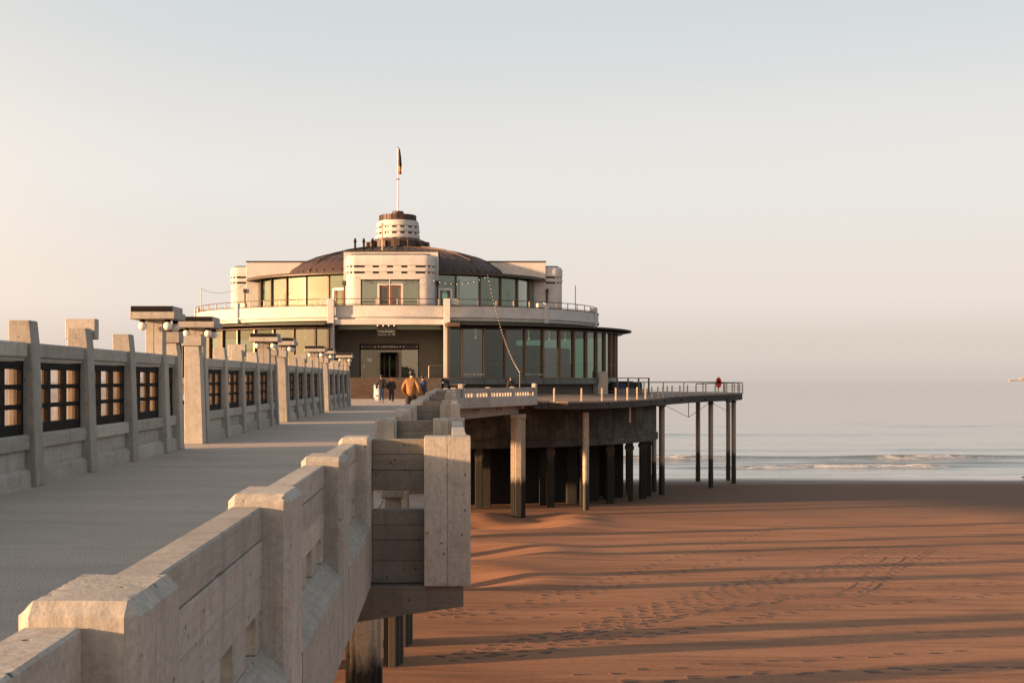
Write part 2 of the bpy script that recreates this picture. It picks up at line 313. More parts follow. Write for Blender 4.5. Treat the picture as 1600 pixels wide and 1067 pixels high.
# ------------------------------------------------------------------ mesh helpers
class MB:
    """collects shapes for one mesh object"""
    def __init__(s): s.v, s.f = [], []
    def add(s, vs, fs):
        o = len(s.v); s.v += [tuple(v) for v in vs]; s.f += [tuple(i + o for i in f) for f in fs]; return s
    def box(s, x0, x1, y0, y1, z0, z1, c=0.0):
        if c <= 0:
            v = [(x, y, z) for x in (x0, x1) for y in (y0, y1) for z in (z0, z1)]
            return s.add(v, [(0, 1, 3, 2), (4, 6, 7, 5), (0, 4, 5, 1), (2, 3, 7, 6), (0, 2, 6, 4), (1, 5, 7, 3)])
        c = min(c, (x1 - x0) / 2.01, (y1 - y0) / 2.01, (z1 - z0) / 2.01)
        bm = bmesh.new(); bmesh.ops.create_cube(bm, size=1)
        for q in bm.verts: q.co = Vector((x0 + (q.co.x + .5) * (x1 - x0), y0 + (q.co.y + .5) * (y1 - y0), z0 + (q.co.z + .5) * (z1 - z0)))
        bmesh.ops.bevel(bm, geom=bm.edges[:], offset=c, segments=1, affect='EDGES')
        bm.verts.index_update(); r = s.add([q.co[:] for q in bm.verts], [[q.index for q in f.verts] for f in bm.faces]); bm.free(); return r
    def prism(s, poly, a0, a1, axis='y'):
        """poly in the two other axes (x,z for y; x,y for z; y,z for x)"""
        n = len(poly); mk = {'y': lambda p, a: (p[0], a, p[1]), 'z': lambda p, a: (p[0], p[1], a), 'x': lambda p, a: (a, p[0], p[1])}[axis]
        v = [mk(p, a0) for p in poly] + [mk(p, a1) for p in poly]
        return s.add(v, [tuple(range(n)), tuple(range(2 * n - 1, n - 1, -1))] + [(i, i + n, (i + 1) % n + n, (i + 1) % n) for i in range(n)])
    def loft(s, rings, closed=True, caps=True):
        n = len(rings[0]); v = [p for r in rings for p in r]; f = []
        for k in range(len(rings) - 1):
            for i in range(n if closed else n - 1):
                j = (i + 1) % n; f.append((k * n + i, k * n + j, (k + 1) * n + j, (k + 1) * n + i))
        if caps: f += [tuple(range(n))[::-1], tuple(range((len(rings) - 1) * n, len(rings) * n))]
        return s.add(v, f)
    def tube(s, path, r, n=6):
        path = [Vector(p) for p in path]; rings = []
        for i, p in enumerate(path):
            t = (path[min(i + 1, len(path) - 1)] - path[max(i - 1, 0)]).normalized()
            u = t.cross(Vector((0, 0, 1)) if abs(t.z) < .9 else Vector((1, 0, 0))).normalized(); w = t.cross(u)
            rr = r[i] if isinstance(r, (list, tuple)) else r
            rings.append([p + (u * math.cos(a) + w * math.sin(a)) * rr for a in [2 * math.pi * k / n for k in range(n)]])
        return s.loft(rings)
    def lathe(s, prof, c=(0, 0, 0), n=24, sq=1.0):
        rings = [[(c[0] + r * math.cos(a), c[1] + sq * r * math.sin(a), c[2] + z) for a in [2 * math.pi * k / n for k in range(n)]] for r, z in prof]
        return s.loft(rings)
    def sphere(s, c, r, n=16, m=10, sc=(1, 1, 1)):
        prof = [(max(1e-4, math.sin(math.pi * k / m)) * r, -math.cos(math.pi * k / m) * r) for k in range(m + 1)]
        rings = [[(c[0] + sc[0] * q * math.cos(a), c[1] + sc[1] * q * math.sin(a), c[2] + sc[2] * z) for a in [2 * math.pi * k / n for k in range(n)]] for q, z in prof]
        return s.loft(rings)
    def mesh(s, name, smooth=None):
        me = bpy.data.meshes.new(name); me.from_pydata(s.v, [], s.f)
        bm = bmesh.new(); bm.from_mesh(me); bmesh.ops.recalc_face_normals(bm, faces=bm.faces[:]); bm.to_mesh(me); bm.free()
        if smooth is not None: smooth_by_angle(me, smooth)
        me.update(); return me
def smooth_by_angle(me, deg):
    me.polygons.foreach_set('use_smooth', [True] * len(me.polygons))
    me.set_sharp_from_angle(angle=R(deg))

def put(name, me, mat=None, parent=None, loc=(0, 0, 0), rot=(0, 0, 0)):
    o = bpy.data.objects.new(name, me); COL.objects.link(o); o.location = loc; o.rotation_euler = rot
    if mat is not None and not me.materials: me.materials.append(M[mat] if isinstance(mat, str) else mat)
    if parent: o.parent = parent
    return o
def B(name, mb, mat, parent=None, loc=(0, 0, 0), rot=(0, 0, 0), smooth=None): return put(name, mb.mesh(name, smooth), mat, parent, loc, rot)
CACHE = {}
def S(key, mk, name, mat, parent, loc=(0, 0, 0), rot=(0, 0, 0), smooth=None):
    """a part that shares its mesh with the alike ones"""
    if key not in CACHE: CACHE[key] = mk().mesh(name, smooth)
    return put(name, CACHE[key], mat, parent, loc, rot)
def tag(o, label=None, cat=None, group=None, kind=None):
    for k, v in (('label', label), ('category', cat), ('group', group), ('kind', kind)):
        if v: o[k] = v
    return o
def thing(name, loc, label, cat, group=None, rotz=0):
    o = bpy.data.objects.new(name, None); COL.objects.link(o); o.location = loc; o.rotation_euler = (0, 0, rotz); o.empty_display_size = .3
    return tag(o, label, cat, group, 'thing')
ORD = ['nearest', 'second nearest', 'third nearest', 'fourth nearest', 'fifth nearest', 'sixth nearest', 'seventh nearest', 'eighth nearest']
def worn(x0, x1, y0, y1, z0, z1, c, step=0.03, amp=0.006, seed=0):
    """chamfered block whose edges are chipped and faces slightly uneven"""
    bm = bmesh.new(); bmesh.ops.create_cube(bm, size=1)
    for q in bm.verts: q.co = Vector((x0 + (q.co.x + .5) * (x1 - x0), y0 + (q.co.y + .5) * (y1 - y0), z0 + (q.co.z + .5) * (z1 - z0)))
    bmesh.ops.bevel(bm, geom=bm.edges[:], offset=c, segments=1, affect='EDGES')
    for ax, a, b in ((0, x0, x1), (1, y0, y1), (2, z0, z1)):
        k = int((b - a) / step); nrm = [0, 0, 0]; nrm[ax] = 1
        for i in range(1, k):
            co = [0, 0, 0]; co[ax] = a + (b - a) * i / k
            bmesh.ops.bisect_plane(bm, geom=bm.verts[:] + bm.edges[:] + bm.faces[:], plane_co=co, plane_no=nrm)
    cx, cy, cz = (x0 + x1) / 2, (y0 + y1) / 2, (z0 + z1) / 2
    for q in bm.verts:
        p = q.co; near = sorted((min(p.x - x0, x1 - p.x), min(p.y - y0, y1 - p.y), min(p.z - z0, z1 - p.z)))
        e = max(0.0, 1 - near[1] / (c * 2.2))
        nz = noise.noise(p * 9 + Vector((seed * 3.1, 0, 0))); n2 = noise.noise(p * 34 + Vector((0, seed * 1.7, 0)))
        d = Vector((cx - p.x, cy - p.y, cz - p.z)).normalized()
        n3 = noise.noise(p * 70 + Vector((seed, 2, 0))); chip = max(0.0, n2 - 0.28) * e * 0.03 + max(0.0, n3 - .25) * e * .018
        q.co += d * chip + Vector((noise.noise(p * 6), noise.noise(p * 6 + Vector((9, 9, 9))), nz)) * amp * .22
    bm.verts.index_update(); mb = MB(); mb.add([q.co[:] for q in bm.verts], [[q.index for q in f.verts] for f in bm.faces]); bm.free(); return mb

# ------------------------------------------------------------------ ground: sand, sea
WATER = -9.9
def sand_h(x, y):
    yy = max(0, min(y, 165))
    h = 3.6 + 0.094 * yy - 0.00028 * yy * yy
    if y > 165: h += (y - 165) * 0.01
    z = 1.5 - h
    q = max(0.12, min(1, (132 - y) / 30))
    z += q * (0.07 * noise.noise(Vector((x * .07, y * .09, 0))) + 0.03 * noise.noise(Vector((x * .2, y * .3, 5))))
    if 140 < y < 160: z += 0.02 * math.sin(x * .05 + 1) + 0.0009 * (min(max(x, -20), 90) - 29)
    for (hx, hy, hr, hd) in ((2.5, 84, 5.5, .75), (6.0, 91, 3.5, .5), (-.5, 62, 5, .45), (-1, 48, 4, .4)):
        d = math.hypot((x - hx), (y - hy) * .8) / hr
        if d < 2: z -= hd * math.exp(-d * d * 2.2) - .35 * hd * math.exp(-((d - 1.1) ** 2) * 8)
    return z
def grid_mesh(name, xs, ys, fz):
    v = [(x, y, fz(x, y)) for y in ys for x in xs]; nx = len(xs)
    f = [(j * nx + i, j * nx + i + 1, (j + 1) * nx + i + 1, (j + 1) * nx + i) for j in range(len(ys) - 1) for i in range(nx - 1)]
    me = bpy.data.meshes.new(name); me.from_pydata(v, [], f); me.polygons.foreach_set('use_smooth', [True] * len(f)); me.update(); return me
def spans(*parts):
    out = []
    for a, b, st in parts:
        n = max(1, round((b - a) / st)); out += [a + (b - a) * i / n for i in range(n)]
    return out + [parts[-1][1]]
xs = spans((-600, -60, 60), (-60, -8, 4), (-8, 45, .35), (45, 110, 1.3), (110, 900, 60))
ys = spans((-200, 0, 25), (0, 18, 2), (18, 80, .35), (80, 165, .6), (165, 240, 15))
tag(put('sand', grid_mesh('sand', xs, ys, sand_h), 'sand'), 'orange brown beach sand, damp near the water', kind='structure')

foam_w = {}
def sea_h(x, y):
    z = WATER; f = 0.0
    # a low line of breakers, a smaller one before it and a swell behind
    for (yc, w, a, fm, sl, ph) in ((183, 2.4, .95, .66, .035, 0.0), (164, 1.8, .42, .46, .05, 2.0), (172, 1.6, .40, .36, .02, 4.1), (204, 3.5, .3, 0, .03, 5.5), (222, 4.0, .42, 0, .02, 1.3), (262, 5.5, .40, 0, .01, 3.0), (310, 7, .4, 0, 0, 0.4)):
        c = yc + sl * x + 2.6 * noise.noise(Vector((x * .045, ph, 3))) + 1.0 * noise.noise(Vector((x * .16, ph, 7)))
        k = 0.25 + 0.75 * max(0, min(1, .55 + 1.6 * noise.noise(Vector((x * .03, ph * 2, 1)))))
        d = (y - c) / w
        z += a * k * math.exp(-d * d * (2.6 if d < 0 else .9))
        if fm: f = max(f, fm * k * math.exp(-((d + .55) ** 2) * .9))
    # thin sheet running up the sand
    f = max(f, .42 * math.exp(-((y - 152.5 - .02 * x - 1.3 * noise.noise(Vector((x * .06, 2, 2)))) / 1.5) ** 2))
    z += .06 * noise.noise(Vector((x * .10, y * .35, 0))) * max(0, min(1, (y - 150) / 15))
    if y < 160: z += (.035 * noise.noise(Vector((x * .045, 0, 9))) + .015 * noise.noise(Vector((x * .17, 0, 3)))) * min(1, (160 - y) / 6)
    foam_w[(x, y)] = f; return z
xs = spans((-3000, -120, 240), (-120, -40, 8), (-40, 150, .8), (150, 260, 6), (260, 4000, 260))
ys = spans((132, 196, .4), (196, 330, 1.2), (330, 700, 20), (700, 3000, 200), (3000, 40000, 3000))
me = grid_mesh('sea', xs, ys, sea_h)
at = me.attributes.new('foam', 'FLOAT', 'POINT'); at.data.foreach_set('value', [foam_w[(x, y)] for y in ys for x in xs])
tag(put('sea', me, 'sea'), 'calm pale sea with a low line of breakers', kind='structure')
wide = MB(); wide.add([(-40000, 3000, WATER - .3), (-3000, 3000, WATER - .3), (-3000, 40000, WATER - .3), (-40000, 40000, WATER - .3)], [(0, 1, 2, 3)])
wide.add([(4000, 3000, WATER - .3), (40000, 3000, WATER - .3), (40000, 40000, WATER - .3), (4000, 40000, WATER - .3)], [(0, 1, 2, 3)])
tag(B('open_sea', wide, 'sea'), 'open sea out to the horizon', kind='structure')

# ------------------------------------------------------------------ pier deck
XL, XR = -5.80, -1.02                     # faces of the two walls towards the walk
deck = MB()
outline = [(-6.3, -6), (-.86, -6), (-.86, 74.2), (.5, 82.6), (6.0, 95), (6.3, 106), (-17, 106), (-17, 95), (-11.5, 84), (-6.3, 74.2)]
deck.prism(outline, -0.42, 0.0, 'z')
tag(B('pier_deck', deck, 'asphalt'), 'grey gravelled asphalt walk of the pier', kind='structure')
gird = thing('pier_substructure', (0, 0, 0), 'concrete girders and cross beams under the pier walk', 'girders')
for x in (-5.6, -1.75): B('girder', MB().box(x, x + .5, -6, 80, -.72, -.43, .02), 'con_girder', gird)
for y in (11.5, 16.9, 21.8, 26.8, 32.2, 42.1, 47.5, 57.4, 62.8, 72): B('cross_beam', MB().box(-6.2, -1.0, y + .05, y + .5, -.70, -.435, .02), 'con_girder', gird)

# ------------------------------------------------------------------ left wind screen wall
E0 = [-0.75, 14.55, 29.85, 45.15, 60.45]
FAR = [0.40, .95, 3.7, 6.45, 9.2, 11.95, 13.25]
PW = .36
def post_prism(h, back=-6.20, w=PW): return MB().prism([(back, 0), (back, h), (-5.905, h), (-5.87, 2.0), (-5.80, 0.0)][::1], 0, w, 'y')
def chamfer_mesh(mb, off):
    me = mb.mesh('t'); bm = bmesh.new(); bm.from_mesh(me)
    bmesh.ops.bevel(bm, geom=bm.edges[:], offset=off, segments=1, affect='EDGES'); bm.verts.index_update()
    o = MB(); o.add([q.co[:] for q in bm.verts], [[q.index for q in f.verts] for f in bm.faces]); bm.free(); bpy.data.meshes.remove(me); return o
def frame_mb(L, cols):
    z0, z1 = .735, 1.75; fx0, fx1 = -6.09, -5.985
    mb = MB(); st = .10 if cols > 1 else min(.12, L * .3)
    mb.box(fx0, fx1, 0.002, L - .002, z0, .875, .006); mb.box(fx0, fx1, 0.002, L - .002, 1.645, z1, .006)
    mb.box(fx0, fx1 - .004, 0.002, st, .875, 1.645); mb.box(fx0, fx1 - .004, L - st, L - .002, .875, 1.645)
    mw, mh = .165, .065
    pw = (L - 2 * st - (cols - 1) * mw) / cols; ph = (1.645 - .875 - 2 * mh) / 3
    for k in range(1, cols):
        y = st + k * pw + (k - 1) * mw; mb.box(fx0 + .01, fx1 - .012, y, y + mw, .875, 1.645)
    for r in (1, 2):
        z = .875 + r * ph + (r - 1) * mh; mb.box(fx0 + .012, fx1 - .020, st, L - st, z, z + mh)
    panes = [(st + c * (pw + mw), .875 + r * (ph + mh)) for c in range(cols) for r in range(3)]
    return mb, panes, pw, ph
WALLNAMES = {1: 'nearest stretch of concrete wind wall with black paned windows, left of the walk', 2: 'second stretch of concrete wind wall, after the first pair of lamps',
             3: 'third stretch of concrete wind wall, between second and third lamp pairs', 4: 'farthest stretch of concrete wind wall, ending before the brasserie steps', 0: 'unseen wind wall stretch beside and behind the viewer, shaped for its shade'}
lamp_n = 0
for u, e in enumerate(E0):
    if u == 0:      # beside and behind the viewer: unseen, lowered and its gap closed to shape the shade
        t = thing('wind_wall', (0, e, 0), 'unseen low plain concrete wall beside the viewer, shaped for its shade', 'wall', 'wind wall stretches on the left of the pier')
        B('panel', MB().box(-6.1, -5.9, -6, 13.29, 0, 1.62, .02), 'con_h', t); B('post', MB().box(-6.2, -5.82, 13.3, 15.2, 0, 2.0, .02), 'con_v', t)  # wide post fills the unseen gap, keeping a sun strip off the deck
        continue
    t = thing('wind_wall', (0, e, 0), WALLNAMES[u], 'wall', 'wind wall stretches on the left of the pier')
    for i, fy in enumerate(FAR):
        w = .40 if i == 0 else PW
        gapp = i in (0, 6); lampp = i in (1, 5)
        if lampp: h = 2.0
        elif gapp: h = 2.28
        else: h = 2.33
        S(('post', h, w), lambda: chamfer_mesh(post_prism(h, -6.24 if gapp else -6.2, w), .012), 'post', 'con_v', t, (0, fy - w, 0))
        if gapp: S(('cap', w), lambda: MB().box(-6.30, -5.83, -.03, w + .03, 2.285, 2.52, .015), 'post_cap', 'con_h', t, (0, fy - w, 0))
        if i == 3: S(('bigcap', w), lambda: MB().box(-6.36, -5.86, .40, .62, 2.16, 2.50, .015).box(-6.33, -6.15, .405, .60, 0, 2.158, .01), 'buttress', 'con_h', t, (0, fy - w, 0))
    for i in range(6):
        y0 = FAR[i]; y1 = FAR[i + 1] - PW; L = y1 - y0; cols = 3 if L > 2 else 1
        k = round(L, 3)
        S(('rail', k), lambda: MB().box(-6.13, -5.925, 0, L, 1.805, 2.02, .022), 'top_rail', 'con_h', t, (0, y0, 0))
        S(('lip', k), lambda: MB().box(-6.12, -5.955, 0, L, 1.757, 1.803, .006), 'rail_lip', 'con_h', t, (0, y0, 0))
        S(('sill', k), lambda: MB().prism([(-6.13, .515), (-6.13, .733), (-5.93, .733), (-5.895, .70), (-5.895, .535), (-5.915, .515)], 0, L), 'sill', 'con_h', t, (0, y0, 0))
        S(('panel', k), lambda: MB().box(-6.12, -5.965, 0, L, .262, .513), 'panel', 'con_h', t, (0, y0, 0))
        S(('foot', k), lambda: MB().prism([(-6.13, 0), (-6.13, .26), (-5.955, .26), (-5.885, .205), (-5.87, 0)], 0, L), 'base', 'con_h', t, (0, y0, 0))
        fm, panes, pw, ph = frame_mb(L, cols)
        wo = S(('frame', k), lambda: fm, 'window', 'black', t, (0, y0, 0))
        for py, pz in panes:
            S(('pane', round(pw, 3)), lambda: MB().box(-6.052, -6.044, .001, pw - .001, .001, ph - .001), 'pane', 'pane', wo, (0, py, pz))
    for i in (1, 5):
        if lamp_n == 0 and u == 1 and i == 1: continue
        fy = FAR[i]
        lt = thing('lamp_post', (0, e + fy - PW, 2.0), '%s concrete lamp post with black topped slab and four white globes' % (ORD + ['farthest'])[lamp_n], 'lamp', 'globe lamps along the wind wall'); lamp_n += 1
        S('lcol', lambda: MB().box(-6.08, -5.905, .01, PW - .01, .002, .715, .012).box(-6.26, -6.083, .01, PW - .01, .002, .715, .012), 'column', 'con_v', lt)
        S('lslab', lambda: MB().box(-6.50, -5.58, -.36, PW + .32, .72, .865, .015), 'slab', 'con_h', lt)
        S('ltop', lambda: MB().box(-6.47, -5.63, -.32, PW + .28, .868, .985, .006), 'top_box', 'con_h', lt)
        S('lblk', lambda: MB().box(-6.475, -5.635, -.335, -.322, .872, .980), 'black_fascia', 'black', lt)
        for gx in (-6.27, -5.76):
            for gy in (-.18, .52):
                gb = S('globe', lambda: MB().sphere((0, 0, 0), .092, 20, 12), 'globe', 'globe', lt, (gx, gy, .585), smooth=60)
                S('gfit', lambda: MB().lathe([(.055, 0), (.06, .01), (.06, .05), (.04, .055)], (0, 0, .08), 12), 'fitting', 'black', gb)
# open landings outside the gaps
for k in range(4):
    g0 = E0[k] + 13.25
    if k == 0: lb = 'low concrete landing outside the wind wall gap nearest the viewer'
    tag(B('side_landing', MB().box(-8.3, -6.31, g0 + .05, g0 + 2.0, -.42, -.01, .01), 'con_dark'), '%s concrete landing in a gap of the wind wall' % ORD[k], 'landing', 'landings in the wind wall gaps')

# ------------------------------------------------------------------ right parapet
PX0, PX1 = -1.02, -.73
POSTL = .48; TOP = .98
def slot_piers(L):
    n = max(1, round(L / .6)); pitch = L / n; sw = min(.28, pitch * .48); a = 0; out = []
    for k in range(n):
        c = (k + .5) * pitch; out.append((a, c - sw / 2)); a = c + sw / 2
    return out + [(a, L)]
def fascia(L, wornk=0):
    return MB().prism([(-1.0, -.36), (-1.0, .28), (-.865, .28), (-.73, .165), (-.73, -.36)], 0, L)
def panel(t, y0, L, far=False, seed=0):
    k = round(L, 2)
    zs = [(.458, .612), (.615, .772), (.775, .925)]
    for i, (a, b) in enumerate(zs):
        dx = (.0, .004, .002)[i]
        if far: S(('pb', k, i), lambda: MB().box(-1.0, -.862 + dx, 0, L, a, b, .005), 'board', 'con_h', t, (0, y0, 0))
        else: B('board', worn(-1.0, -.862 + dx, 0, L, a, b, .0025 if i < 2 else .008, .055, .004, seed + i), 'con_h', t, (0, y0, 0), smooth=20)
    for a, b in slot_piers(L):
        S(('slot', round(b - a, 3)), lambda: MB().box(-1.0, -.865, 0, b - a, .282, .455, .004), 'slot_pier', 'con_h', t, (0, y0 + a, 0))
    S(('fas', k), lambda: fascia(L), 'sloped_sill', 'con_h', t, (0, y0, 0))
def rpost(t, y, near=False, seed=0):
    # shaft and chamfered cap in one casting
    if near: mb = worn(PX0, PX1, 0, POSTL, -.37, TOP, .034, .022, .005, seed); B('post', mb, 'con_v', t, (0, y, 0), smooth=20)
    else: S('rpost', lambda: MB().box(PX0, PX1, 0, POSTL, -.37, TOP, .035), 'post', 'con_v', t, (0, y, 0))
t = thing('parapet_wall', (0, 0, 0), 'nearest concrete parapet with slots and chamfered posts in the right foreground', 'parapet', 'parapet stretches on the right of the pier')
ps = [.18, 2.98, 5.80, 8.63]
for i, y in enumerate(ps):
    rpost(t, y, True, i * 7 + 1)
    ny = ps[i + 1] if i < 3 else 11.5
    panel(t, y + POSTL + .001, ny - y - POSTL - .002, False, i * 5 + 2)

def bay(k, s):
    e = s + 5.4
    t = thing('viewing_bay', (0, s, 0), '%s concrete viewing bay jutting out from the parapet over the beach' % ORD[k], 'viewing bay', 'viewing bays on the right of the pier')
    near = k == 0
    for y in (0, 5.4): rpost(t, y, near, 40 + k + int(y))
    OX0, OX1 = -.25, .17
    for j, y in enumerate((0.02, 5.42)):
        # outer corner post of two upright boards
        for q, (a, b) in enumerate(((OX0, -.041), (-.04, OX1))):
            if near and j == 0: B('corner_post', worn(a, b, 0, .46, -.358, TOP, .004, .05, .003, 60 + q), 'con_v', t, (0, y, 0), smooth=20)
            else: S(('cpost', q), lambda: MB().box(a, b, 0, .46, -.358, TOP, .006), 'corner_post', 'con_v', t, (0, y, 0))
        S(('cstep', 0), lambda: MB().box(OX1 + .002, OX1 + .05, .05, .40, .45, .62, .02).box(OX1 + .002, OX1 + .035, .08, .38, .64, .78, .015), 'stepped_corbel', 'con_v', t, (0, y, 0)) if j == 1 else None
        for i, (a, b) in enumerate(((.49, .672), (.675, .815), (.818, .955))):
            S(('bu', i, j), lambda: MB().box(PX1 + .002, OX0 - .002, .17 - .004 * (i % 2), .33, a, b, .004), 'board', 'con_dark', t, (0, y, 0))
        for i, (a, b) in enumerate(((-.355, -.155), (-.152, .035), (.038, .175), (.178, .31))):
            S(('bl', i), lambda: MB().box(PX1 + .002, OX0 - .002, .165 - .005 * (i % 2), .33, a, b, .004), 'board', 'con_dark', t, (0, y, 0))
        S('brk', lambda: MB().prism([(-1.6, -.43), (-1.6, -.80), (.105, -.55), (.105, -.362), (-.99, -.362), (-.99, -.43)], .06, .42), 'bracket', 'con_dark', t, (0, y, 0))
    L = 5.42 - .46 - .02
    for i, (a, b) in enumerate(((.49, .72), (.723, .955))):
        S(('bo', i), lambda: MB().box(.0, .14, 0, L, a, b, .005), 'board', 'con_h', t, (0, .482, 0))
    S('bol', lambda: MB().box(.0, .14, 0, L, -.355, .33, .005), 'lower_panel', 'con_h', t, (0, .482, 0))
    S('bopier', lambda: MB().box(.01, .13, 0, .4, .331, .489).box(.01, .13, 1.6, 2.0, .331, .489).box(.01, .13, 3.0, 3.4, .331, .489).box(.01, .13, 4.5, L, .331, .489), 'slot_pier', 'con_h', t, (0, .482, 0))
    S('bfloor', lambda: MB().box(-.858, -.002, .36, 5.42, -.34, -.01), 'floor', 'asphalt', t)
    if k < 2:
        b = thing('bench', (0, s, 0), '%s concrete bench block inside a viewing bay' % ORD[k], 'bench', 'benches in the viewing bays')
        S('bseat', lambda: MB().box(-.70, -.47, 1.0, 3.6, .34, .46, .015), 'seat', 'con_h', b)
        for yy in (1.1, 3.2): S('bleg', lambda: MB().box(-.67, -.50, 0, .3, -.008, .338, .01), 'leg', 'con_v', b, (0, yy, 0))
BAYS = [11.5, 26.8, 42.1, 57.4]
for k, s in enumerate(BAYS): bay(k, s)
for k, s in enumerate(BAYS):
    b = s + 5.4
    t = thing('parapet_wall', (0, b, 0), 'concrete parapet stretch just beyond the %s viewing bay' % ORD[k], 'parapet', 'parapet stretches on the right of the pier')
    end = BAYS[k + 1] if k < 3 else 74.2
    ys_ = [0, 2.85, 5.65, 8.5]
    for i, y in enumerate(ys_):
        if i: rpost(t, y)
        ny = ys_[i + 1] if i < 3 else end - b
        panel(t, y + POSTL + .001, ny - y - POSTL - .002, True)

# the parapet that swings out to the pier head
def flare(p0, p1, label, posts, mirror=False):
    d = Vector((p1[0] - p0[0], p1[1] - p0[1], 0)); Ln = d.length; a = math.atan2(d.y, d.x)
    t = thing('flared_parapet', (p0[0], p0[1], 0), label, 'parapet', None, a)
    n = posts; seg = Ln / n
    for i in range(n + 1):
        x = i * seg; hh = TOP if i < n else 1.22
        B('post', MB().box(x - .2, x + .2, -.2, .12, -.20 if i < n else -.37, hh, .03), 'con_v', t)
    for i in range(n):
        x0, x1 = i * seg + .201, (i + 1) * seg - .201
        B('board', MB().box(x0, x1, -.08, .05, .60, .93, .008), 'con_h', t)
        for k in range(9):
            c0 = x0 + (x1 - x0) * k / 8; lo, hi = max(x0, c0 - .11), min(x1, c0 + .11)
            B('slot_pier', MB().box(lo, hi, -.08, .05, .34, .598), 'con_h', t)
        B('fascia', MB().box(i * seg, (i + 1) * seg, -.21, .06, -.36, .338, .01), 'con_h', t)
    return t
flare((-.85, 74.6), (.55, 82.4), 'concrete parapet angled outward beyond the last viewing bay', 3)
flare((.62, 82.7), (6.1, 95.0), 'pale slotted parapet swinging out to the terrace, column beneath', 3)
t = thing('flare_girder', (0, 0, 0), 'pale concrete girder under the flared parapet', 'girder')
dd = Vector((6.1 - .62, 95 - 82.7)).normalized(); ang = math.atan2(dd.y, dd.x)
t.location = (.5, 83.3, 0); t.rotation_euler = (0, 0, ang)
B('beam', MB().prism([(-.3, -.40), (11.6, -.40), (11.6, -.98), (-.3, -1.16)], .35, .8, 'y'), 'con_girder', t)
for x in (3.2, 7.4, 11.2): B('beam_end', MB().box(x, x + .25, -.12, 1.2, -.62, -.365, .01), 'con_girder', t)

# ------------------------------------------------------------------ pier columns
def fluted(name, x, y, w, z0, z1, label, mat, group='columns under the pier', d=None):
    # cruciform stepped shaft
    a, b, c = w / 2, w * .36, w * .2
    pl = [(-a, -c), (-a, c), (-b, c), (-b, b), (-c, b), (-c, a), (c, a), (c, b), (b, b), (b, c), (a, c), (a, -c), (b, -c), (b, -b), (c, -b), (c, -a), (-c, -a), (-c, -b), (-b, -b), (-b, -c)]
    q = (d or w) / w; pl = [(px, py * q) for px, py in pl]
    o = thing(name, (x, y, z0), label, 'column', group)
    B('shaft', chamfer_mesh(MB().prism(pl, 0, z1 - z0 - .3, 'z'), .02), mat, o)
    B('head', MB().box(-a * 1.05, a * 1.05, -a * 1.05 * q, a * 1.05 * q, z1 - z0 - .3, z1 - z0, .02), 'con_girder', o)
    return o
for k, (x, y) in enumerate(((-1.5, 21.9), (-1.22, 26.9), (-1.12, 29.9), (-1.5, 42.2), (-1.5, 47.6), (-1.5, 57.5), (-1.5, 62.9), (-1.5, 72.2))):
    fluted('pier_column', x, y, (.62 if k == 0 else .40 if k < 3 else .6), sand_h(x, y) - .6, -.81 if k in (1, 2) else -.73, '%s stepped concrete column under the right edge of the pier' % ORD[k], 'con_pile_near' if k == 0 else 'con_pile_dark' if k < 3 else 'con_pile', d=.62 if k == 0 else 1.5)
for k, (x, y) in enumerate(((-5.35, 20.5), (-5.35, 25.5), (-5.35, 28.5), (-5.35, 40.8), (-5.35, 46.2), (-5.35, 56.1), (-5.35, 61.5), (-5.35, 70.8))):
    fluted('pier_column', x, y, .55, sand_h(x, y) - .6, -.73, '%s concrete column under the far left edge of the pier' % ORD[k], 'con_pile', 'columns under the left edge of the pier', d=1.4)
fluted('pier_column', 4.85, 93.7, 1.05, sand_h(4.85, 93.7) - .6, -1.02, 'stout sunlit stepped column under the flared parapet end', 'con_pile', None)

# ------------------------------------------------------------------ pier head building
CX, CY = -5.15, 122.0
SQ = .9
def bp(r, deg, z=0, sq=SQ): return (CX + r * math.sin(R(deg)), CY - sq * r * math.cos(R(deg)), z)
def arc_ring(r0, r1, z0, z1, a0, a1, n, sq=SQ, z0i=None, z1i=None):
    """curved bar between two radii (r0 inner, r1 outer)"""
    mb = MB(); rings = []
    for k in range(n + 1):
        a = a0 + (a1 - a0) * k / n
        rings.append([bp(r0, a, z0 if z0i is None else z0i, sq), bp(r1, a, z0, sq), bp(r1, a, z1, sq), bp(r0, a, z1 if z1i is None else z1i, sq)])
    return mb.loft(rings, True, abs(a1 - a0) < 359.9)
bld = thing('pier_pavilion', (0, 0, 0), 'round white pavilion with two glazed storeys, copper dome and lantern at the pier head', 'building')
# basement drum
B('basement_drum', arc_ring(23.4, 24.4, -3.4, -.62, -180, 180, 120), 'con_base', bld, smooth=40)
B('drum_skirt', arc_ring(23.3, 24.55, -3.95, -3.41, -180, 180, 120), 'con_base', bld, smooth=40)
B('drum_floor', MB().loft([[bp(23.4, a, -1.2) for a in range(-180, 180, 4)], [bp(23.4, a, -1.0) for a in range(-180, 180, 4)]]), 'con_base', bld)
